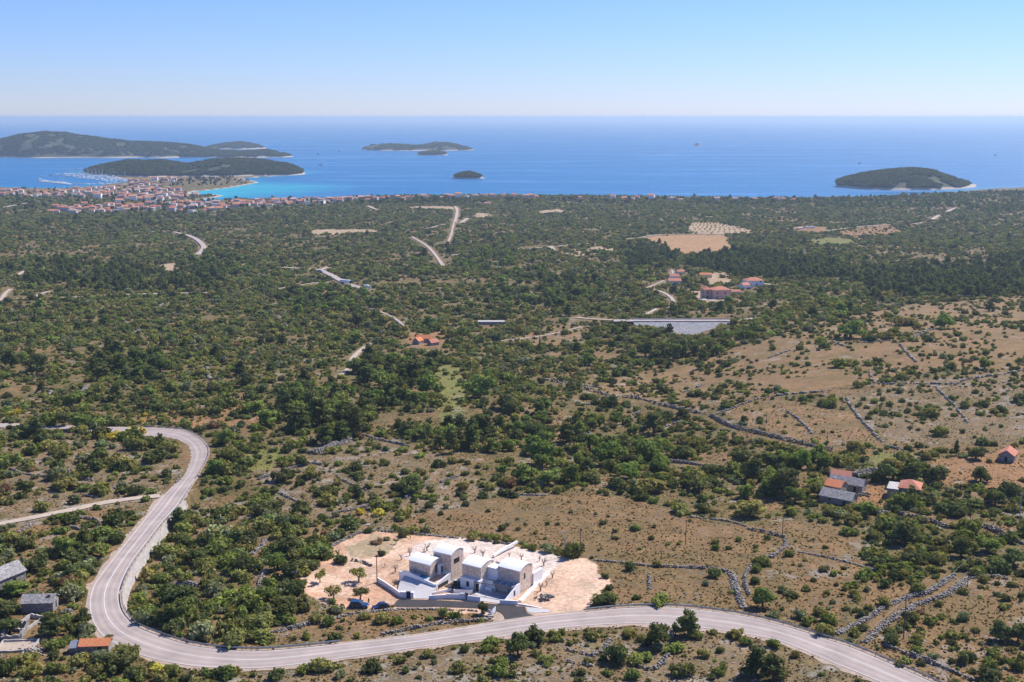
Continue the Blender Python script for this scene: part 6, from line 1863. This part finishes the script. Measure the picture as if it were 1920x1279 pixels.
def plants():
    x, y, z, r, tk, cov = scatter_all()
    pr = proj(np.stack([x, y, z], -1))
    nz = fbm(x, y, 120, 81); nz2 = fbm(x, y, 30, 85)
    tones = np.array(list(TONE.keys()))
    u = rng.random(len(x))
    # tone by neighbourhood
    tone = np.full(len(x), 'olive', dtype=object)
    tone[u < .34] = 'dark'
    tone[(u >= .34) & (u < .52)] = 'green'
    tone[(u >= .52) & (u < .66)] = 'grey'
    tone[(u >= .66) & (u < .70)] = 'lime'
    tone[(u >= .70) & (u < .715)] = 'rust'
    tone[(nz2 > .58) & (u > .5) & (u < .8)] = 'green'
    yl = np.zeros(len(x), bool)
    for px, py in ((60,820),(215,822),(250,820),(180,830),(20,775),(80,782),(270,786),(690,965),(440,1120)):
        g0 = G(px, py); yl |= (np.hypot(x - g0[0], y - g0[1]) < 7)
    tone[yl & (u < .3)] = 'yellow'
    hgt = np.where(tk == 0, r * rng.uniform(.8, 1.3, len(x)), 0)
    R_ = r.copy()
    tr = tk > 0
    R_[tr] = np.clip(rng.normal(3.3, .8, tr.sum()), 1.9, 5.5)
    hgt[tk == 1] = R_[tk == 1] * rng.uniform(1.45, 1.9, (tk == 1).sum())
    hgt[tk == 2] = R_[tk == 2] * rng.uniform(1.7, 2.4, (tk == 2).sum())
    tone[(tk == 1) & (u < .62)] = 'fresh'; tone[(tk == 1) & (u >= .62)] = 'dark'
    tone[(tk == 2)] = 'pine'; tone[(tk == 2) & (u < .35)] = 'dark'
    app = R_ / pr[:, 2]
    infr = (pr[:, 0] > 0) & (pr[:, 0] < 1920) & (pr[:, 1] < 1285)
    single = np.zeros(len(x), bool)
    nh = {k: sum(1 for p in PLANTS if p[0] == k) for k in DIM}
    for kk, quota in ((0, 300 - nh['shrub']), (1, 190 - nh['oak']), (2, 110 - nh['pine'])):
        c = np.where((tk == kk) & infr)[0]
        c = c[np.argsort(-app[c])][:max(quota, 0)]
        single[c] = True
    kn = ['shrub', 'oak', 'pine']
    for i in np.where(single)[0]:
        PLANTS.append([kn[tk[i]], x[i], y[i], z[i], R_[i], hgt[i], tone[i], pr[i, 0], pr[i, 1]])
    # individuals
    lm = np.array([(a, b) for _, a, b in LANDMARKS], float)
    order = sorted(range(len(PLANTS)), key=lambda i: 0)
    near = []
    for p in PLANTS:
        d = np.hypot((lm[:, 0] - p[7]), (lm[:, 1] - p[8]) * 1.6)
        k = int(d.argmin()); near.append((k, d[k]))
    cnt = {}
    for i in sorted(range(len(PLANTS)), key=lambda i: near[i][1]):
        kind, px_, py_, pz_, rad, hh, tn, qx, qy = PLANTS[i]
        k = near[i][0]
        ratio = hh / rad
        size = ('tall' if ratio > 1.7 else 'broad') if kind in ('oak', 'olive') else ('slim' if ratio > 2.4 else 'stout') if kind == 'pine' else '' if kind == 'cypress' else ('large' if rad > 2.1 else 'small' if rad < 1.1 else 'rounded')
        key = (kind, tn, size, k)
        cnt[key] = cnt.get(key, 0) + 1
        ph = f'{ordinal(cnt[key])} nearest such' if cnt[key] > 1 else 'nearest such'
        lab = ' '.join(f'{size} {TWORD[tn]} {WORDOF[kind]}, {ph} to the {LANDMARKS[k][0]}'.split())
        rr = random.Random(int(qx * 131 + qy * 7))
        ro = empty(NAMEOF[kind], (px_, py_, pz_ - .05), rr.uniform(0, 6.28), lab, 'shrub' if kind == 'shrub' else 'tree', 'wild shrubs' if kind == 'shrub' else 'trees on the slopes')
        dr, dh = DIM[kind]
        sq = rr.uniform(.84, 1.18); ro.scale = (rad / dr * sq, rad / dr / sq, hh / dh)
        f = link('foliage' if kind == 'shrub' else 'crown', rr.choice(KIND[False][kind]), ro)
        f.color = toned(tn, rr) + (1,)
        link('stem' if kind == 'shrub' else 'trunk', rr.choice(KIND['trunk'][kind]), ro)
    # the rest, as masses
    rest = ~single
    def mass(mask, protos, dr, dh, nm, lab, cat):
        n = int(mask.sum())
        if not n:
            return
        P = np.stack([x[mask], y[mask], z[mask] - .05 * R_[mask]], -1)
        tint = np.array([TONE[t] for t in tone[mask]]) * BRI * rng.uniform(.75, 1.25, (n, 1)) * rng.uniform(.93, 1.07, (n, 3))
        rot = np.stack([rng.normal(0, .06, n), rng.normal(0, .06, n), rng.uniform(0, 6.28, n)], -1)
        scl = np.stack([R_[mask] / dr * rng.uniform(.85, 1.15, n), R_[mask] / dr * rng.uniform(.85, 1.15, n), hgt[mask] / dh], -1)
        scatter(nm, P, rot, scl, rng.integers(0, len(protos), n), tint, protos, lab, cat)
    mass(rest & (tk == 0), KIND[True]['shrub'], 1.0, 1.15, 'scrub', 'dense evergreen scrub covering the slopes down to the coast', 'scrub')
    mass(rest & (tk == 1), KIND[True]['oak'], 1.0, 2.0, 'distant_woodland', 'broadleaf woodland scattered through the far scrub', 'woodland')
    mass(rest & (tk == 2), KIND[True]['pine'], .85, 2.5, 'distant_pinewood', 'dark pine woods standing above the far scrub', 'woodland')
    # woods on the islands
    P = np.concatenate(ISL_PTS)
    n = len(P)
    rr_ = rng.uniform(4, 9, n)
    tint = np.array([TONE['dark']])[[0] * n] * rng.uniform(.7, 1.7, (n, 1))
    scatter('island_woods', P, np.stack([np.zeros(n), np.zeros(n), rng.uniform(0, 6.28, n)], -1), np.stack([rr_ * 1.2, rr_ * 1.2, rr_ * .75], -1), rng.integers(0, 10, n), tint, KIND[True]['shrub'], 'dark low woods covering the islands', 'woodland')
    # trees between the houses of the town
    tn = []
    rr2 = random.Random(8)
    for poly, n in (([(-30,354),(190,352),(330,352),(420,372),(640,376),(640,386),(420,398),(200,402),(60,398),(0,380)], 300), ([(300,338),(430,330),(480,340),(430,350),(300,350)], 110), ([(560,374),(1500,372),(1500,380),(560,384)], 130)):
        A = np.array(poly, float); k = 0
        while k < n:
            a, b = rr2.uniform(A[:, 0].min(), A[:, 0].max()), rr2.uniform(A[:, 1].min(), A[:, 1].max())
            if inpoly(np.array([a]), np.array([b]), poly)[0]:
                tn.append((a, b)); k += 1
    P = uz(tn); P[:, 2] = HL(P[:, 0], P[:, 1]); P = P[P[:, 2] > .5]
    txy = np.array(TOWN_XY)
    dd = np.hypot(P[:, None, 0] - txy[None, :, 0], P[:, None, 1] - txy[None, :, 1]).min(1)
    P = P[dd > 8]
    n = len(P); rr_ = rng.uniform(2.5, 5, n)
    scatter('town_trees', P, np.stack([np.zeros(n), np.zeros(n), rng.uniform(0, 6.28, n)], -1), np.stack([rr_, rr_, rr_ * rng.uniform(.7, 1.1, n)], -1), rng.integers(0, 5, n), np.array([TONE['dark']])[[0] * n] * rng.uniform(.8, 1.4, (n, 1)), KIND[True]['oak'], 'dark garden trees between the town houses', 'woodland')
plants()

# low dry tufts and loose stones near the viewer
def litter():
    n = 60000
    yy = 215 + 330 * rng.random(n) ** 1.25; xx = rng.uniform(-.47, .47, n) * yy
    base, cov, size, td = landcover(xx, yy)
    D, I, s = near_road(xx, yy)
    soil = inpoly(xx, yy, ZONES[[z[2] for z in ZONES].index('soil')][0])
    ok = (D > RWP[I] + .9) & (td > .3) & ~soil & (cov > .01)
    xx, yy = xx[ok], yy[ok]
    zz = H(xx, yy); n = len(xx)
    isst = fbm(xx, yy, 9, 61) + .25 * rng.random(n) > .74
    g = ~isst
    k = int(g.sum())
    r = rng.uniform(.12, .38, k)
    tc = np.where((rng.random(k) < .55)[:, None], np.array([[.27, .195, .10]]), np.array([[.21, .175, .075]])) * rng.uniform(.7, 1.2, (k, 1))
    tufts = [crown('tuft', 700 + i, [(0, 0, .35, .6, .7), (.5, .2, .25, .4, .7), (-.3, -.4, .25, .4, .7)], 60, .32, M['leaf_s'], .7) for i in range(3)]
    scatter('dry_grass_tufts', np.stack([xx[g], yy[g], zz[g]], -1), np.stack([np.zeros(k), np.zeros(k), rng.uniform(0, 6.28, k)], -1), np.stack([r, r, r * rng.uniform(.6, 1.2, k)], -1), rng.integers(0, 3, k), tc, tufts, 'dry grass tufts and dwarf herbs on the near slopes', 'grass')
    st = []
    for i in range(4):
        gg = np.random.default_rng(i)
        mb = MB(); V = ICO[0] * gg.uniform(.6, 1.1, (len(ICO[0]), 1)) * np.array([1, .8, .55])
        mb.add(V, [tuple(f) for f in ICO[1]]); st.append(mb.mesh('loose_stone', M['stone']))
    k = int(isst.sum()); r = rng.uniform(.12, .45, k)
    scatter('loose_stones', np.stack([xx[isst], yy[isst], zz[isst]], -1), np.stack([np.zeros(k), np.zeros(k), rng.uniform(0, 6.28, k)], -1), np.stack([r, r, r], -1), rng.integers(0, 4, k), np.ones((k, 3)) * .4, st, 'loose grey limestone blocks strewn over the near slopes', 'stones')
litter()

# orchard rows on the sandy plot far off
def orchard():
    for r_ in range(5):
        pts = []
        for k in range(11):
            f = k / 10
            pts.append((1296 + 6 * r_ * .4 + f * (60 + 11 * r_), 419.5 + 4.0 * r_ + f * 2.4 * (1 - r_ / 5)))
        P = uz(pts)
        for k, p in enumerate(P):
            q = random.Random(r_ * 50 + k); s = q.uniform(1.5, 2.4)
            o = empty('orchard_tree', p, q.uniform(0, 6.28), f'small round orchard tree, {ordinal(k+1)} from the left in row {["one","two","three","four","five"][r_]} of the sandy plot', 'tree', 'orchard trees on the far sandy plot')
            o.scale = (s, s, s * .8)
            f_ = link('crown', KIND[False]['olive'][k % 3], o); f_.color = toned('olive', q) + (1,)
            link('trunk', KIND['trunk']['olive'][k % 2], o)
orchard()

# newly planted bare trees on the plot
def bare_trees():
    pts = [(741,1073,16),(752,1050,12),(768,1042,14),(795,1035,10),(801,1033,16),(768,1035,10),(739,1098,14),(890,1037,14),(905,1044,16),(955,1044,10),(978,1050,14),(1011,1052,12),(1020,1061,16),(1013,1108,17),(1025,1098,12),(1036,1084,14),(953,1122,12),(770,1010,8),(722,1063,8),(790,1093,8),(820,1112,8)]
    P = uz([(a, b) for a, b, _ in pts])
    vs = []
    for k in range(4):
        rr = random.Random(k); mb = MB()
        mb.tube([(0, 0, -.1), (.05, .02, .35)], [.09, .07], 6)
        for i in range(5):
            a = 6.28 * i / 5 + rr.uniform(-.4, .4); s = rr.uniform(.2, .42)
            mb.tube([(0.05, .02, .32), (math.cos(a)*s*.6, math.sin(a)*s*.6, .6), (math.cos(a)*s, math.sin(a)*s, rr.uniform(.8, 1.05))], [.05, .035, .015], 5)
        tw = MB()
        for i in range(8):
            a = rr.uniform(0, 6.28); s = rr.uniform(.2, .45); z = rr.uniform(.55, .95)
            tw.tube([(math.cos(a)*s*.7, math.sin(a)*s*.7, z - .15), (math.cos(a)*s*1.2, math.sin(a)*s*1.2, z + .12)], [.016, .006], 4)
        vs.append((mb.mesh('trunk', M['greybark']), tw.mesh('twigs', M['greybark'])))
    nm = {}
    for i, ((a, b, h), p) in enumerate(zip(pts, P)):
        place = 'behind the villas' if b < 1062 and a > 780 else 'left of the villas' if a < 800 else 'along the right wall' if a > 1000 else 'in front of the villas'
        nm[place] = nm.get(place, 0) + 1
        s = h / 6.7
        r = empty('pruned_tree', p, rnd.uniform(0, 6.28), f'bare newly planted pruned tree, {ordinal(nm[place])} of those {place}', 'tree', 'bare trees planted on the plot')
        r.scale = (s, s, s)
        t, w = vs[i % 4]
        link('trunk', t, r); link('twigs', w, r)
bare_trees()

# ------------------------------------------------------------------ sea haze
def haze():
    mb = MB().box(-95000, 95000, -6000, 120000, -8, 204)
    m = bpy.data.materials.new('sea_haze'); m.use_nodes = True
    nt = m.node_tree; nt.nodes.clear()
    out = nt.nodes.new('ShaderNodeOutputMaterial'); v = nt.nodes.new('ShaderNodeVolumePrincipled')
    v.inputs['Color'].default_value = (.62, .80, 1.0, 1); v.inputs['Density'].default_value = HAZE; v.inputs['Anisotropy'].default_value = .25
    nt.links.new(v.outputs[0], out.inputs['Volume'])
    o = mb.build('haze', m, None, 'stuff'); tag(o, 'thin bluish sea haze over the whole bay', 'haze')
HAZE = 0.000057
haze()
print('objects', len(S.objects), 'plants', len(PLANTS))
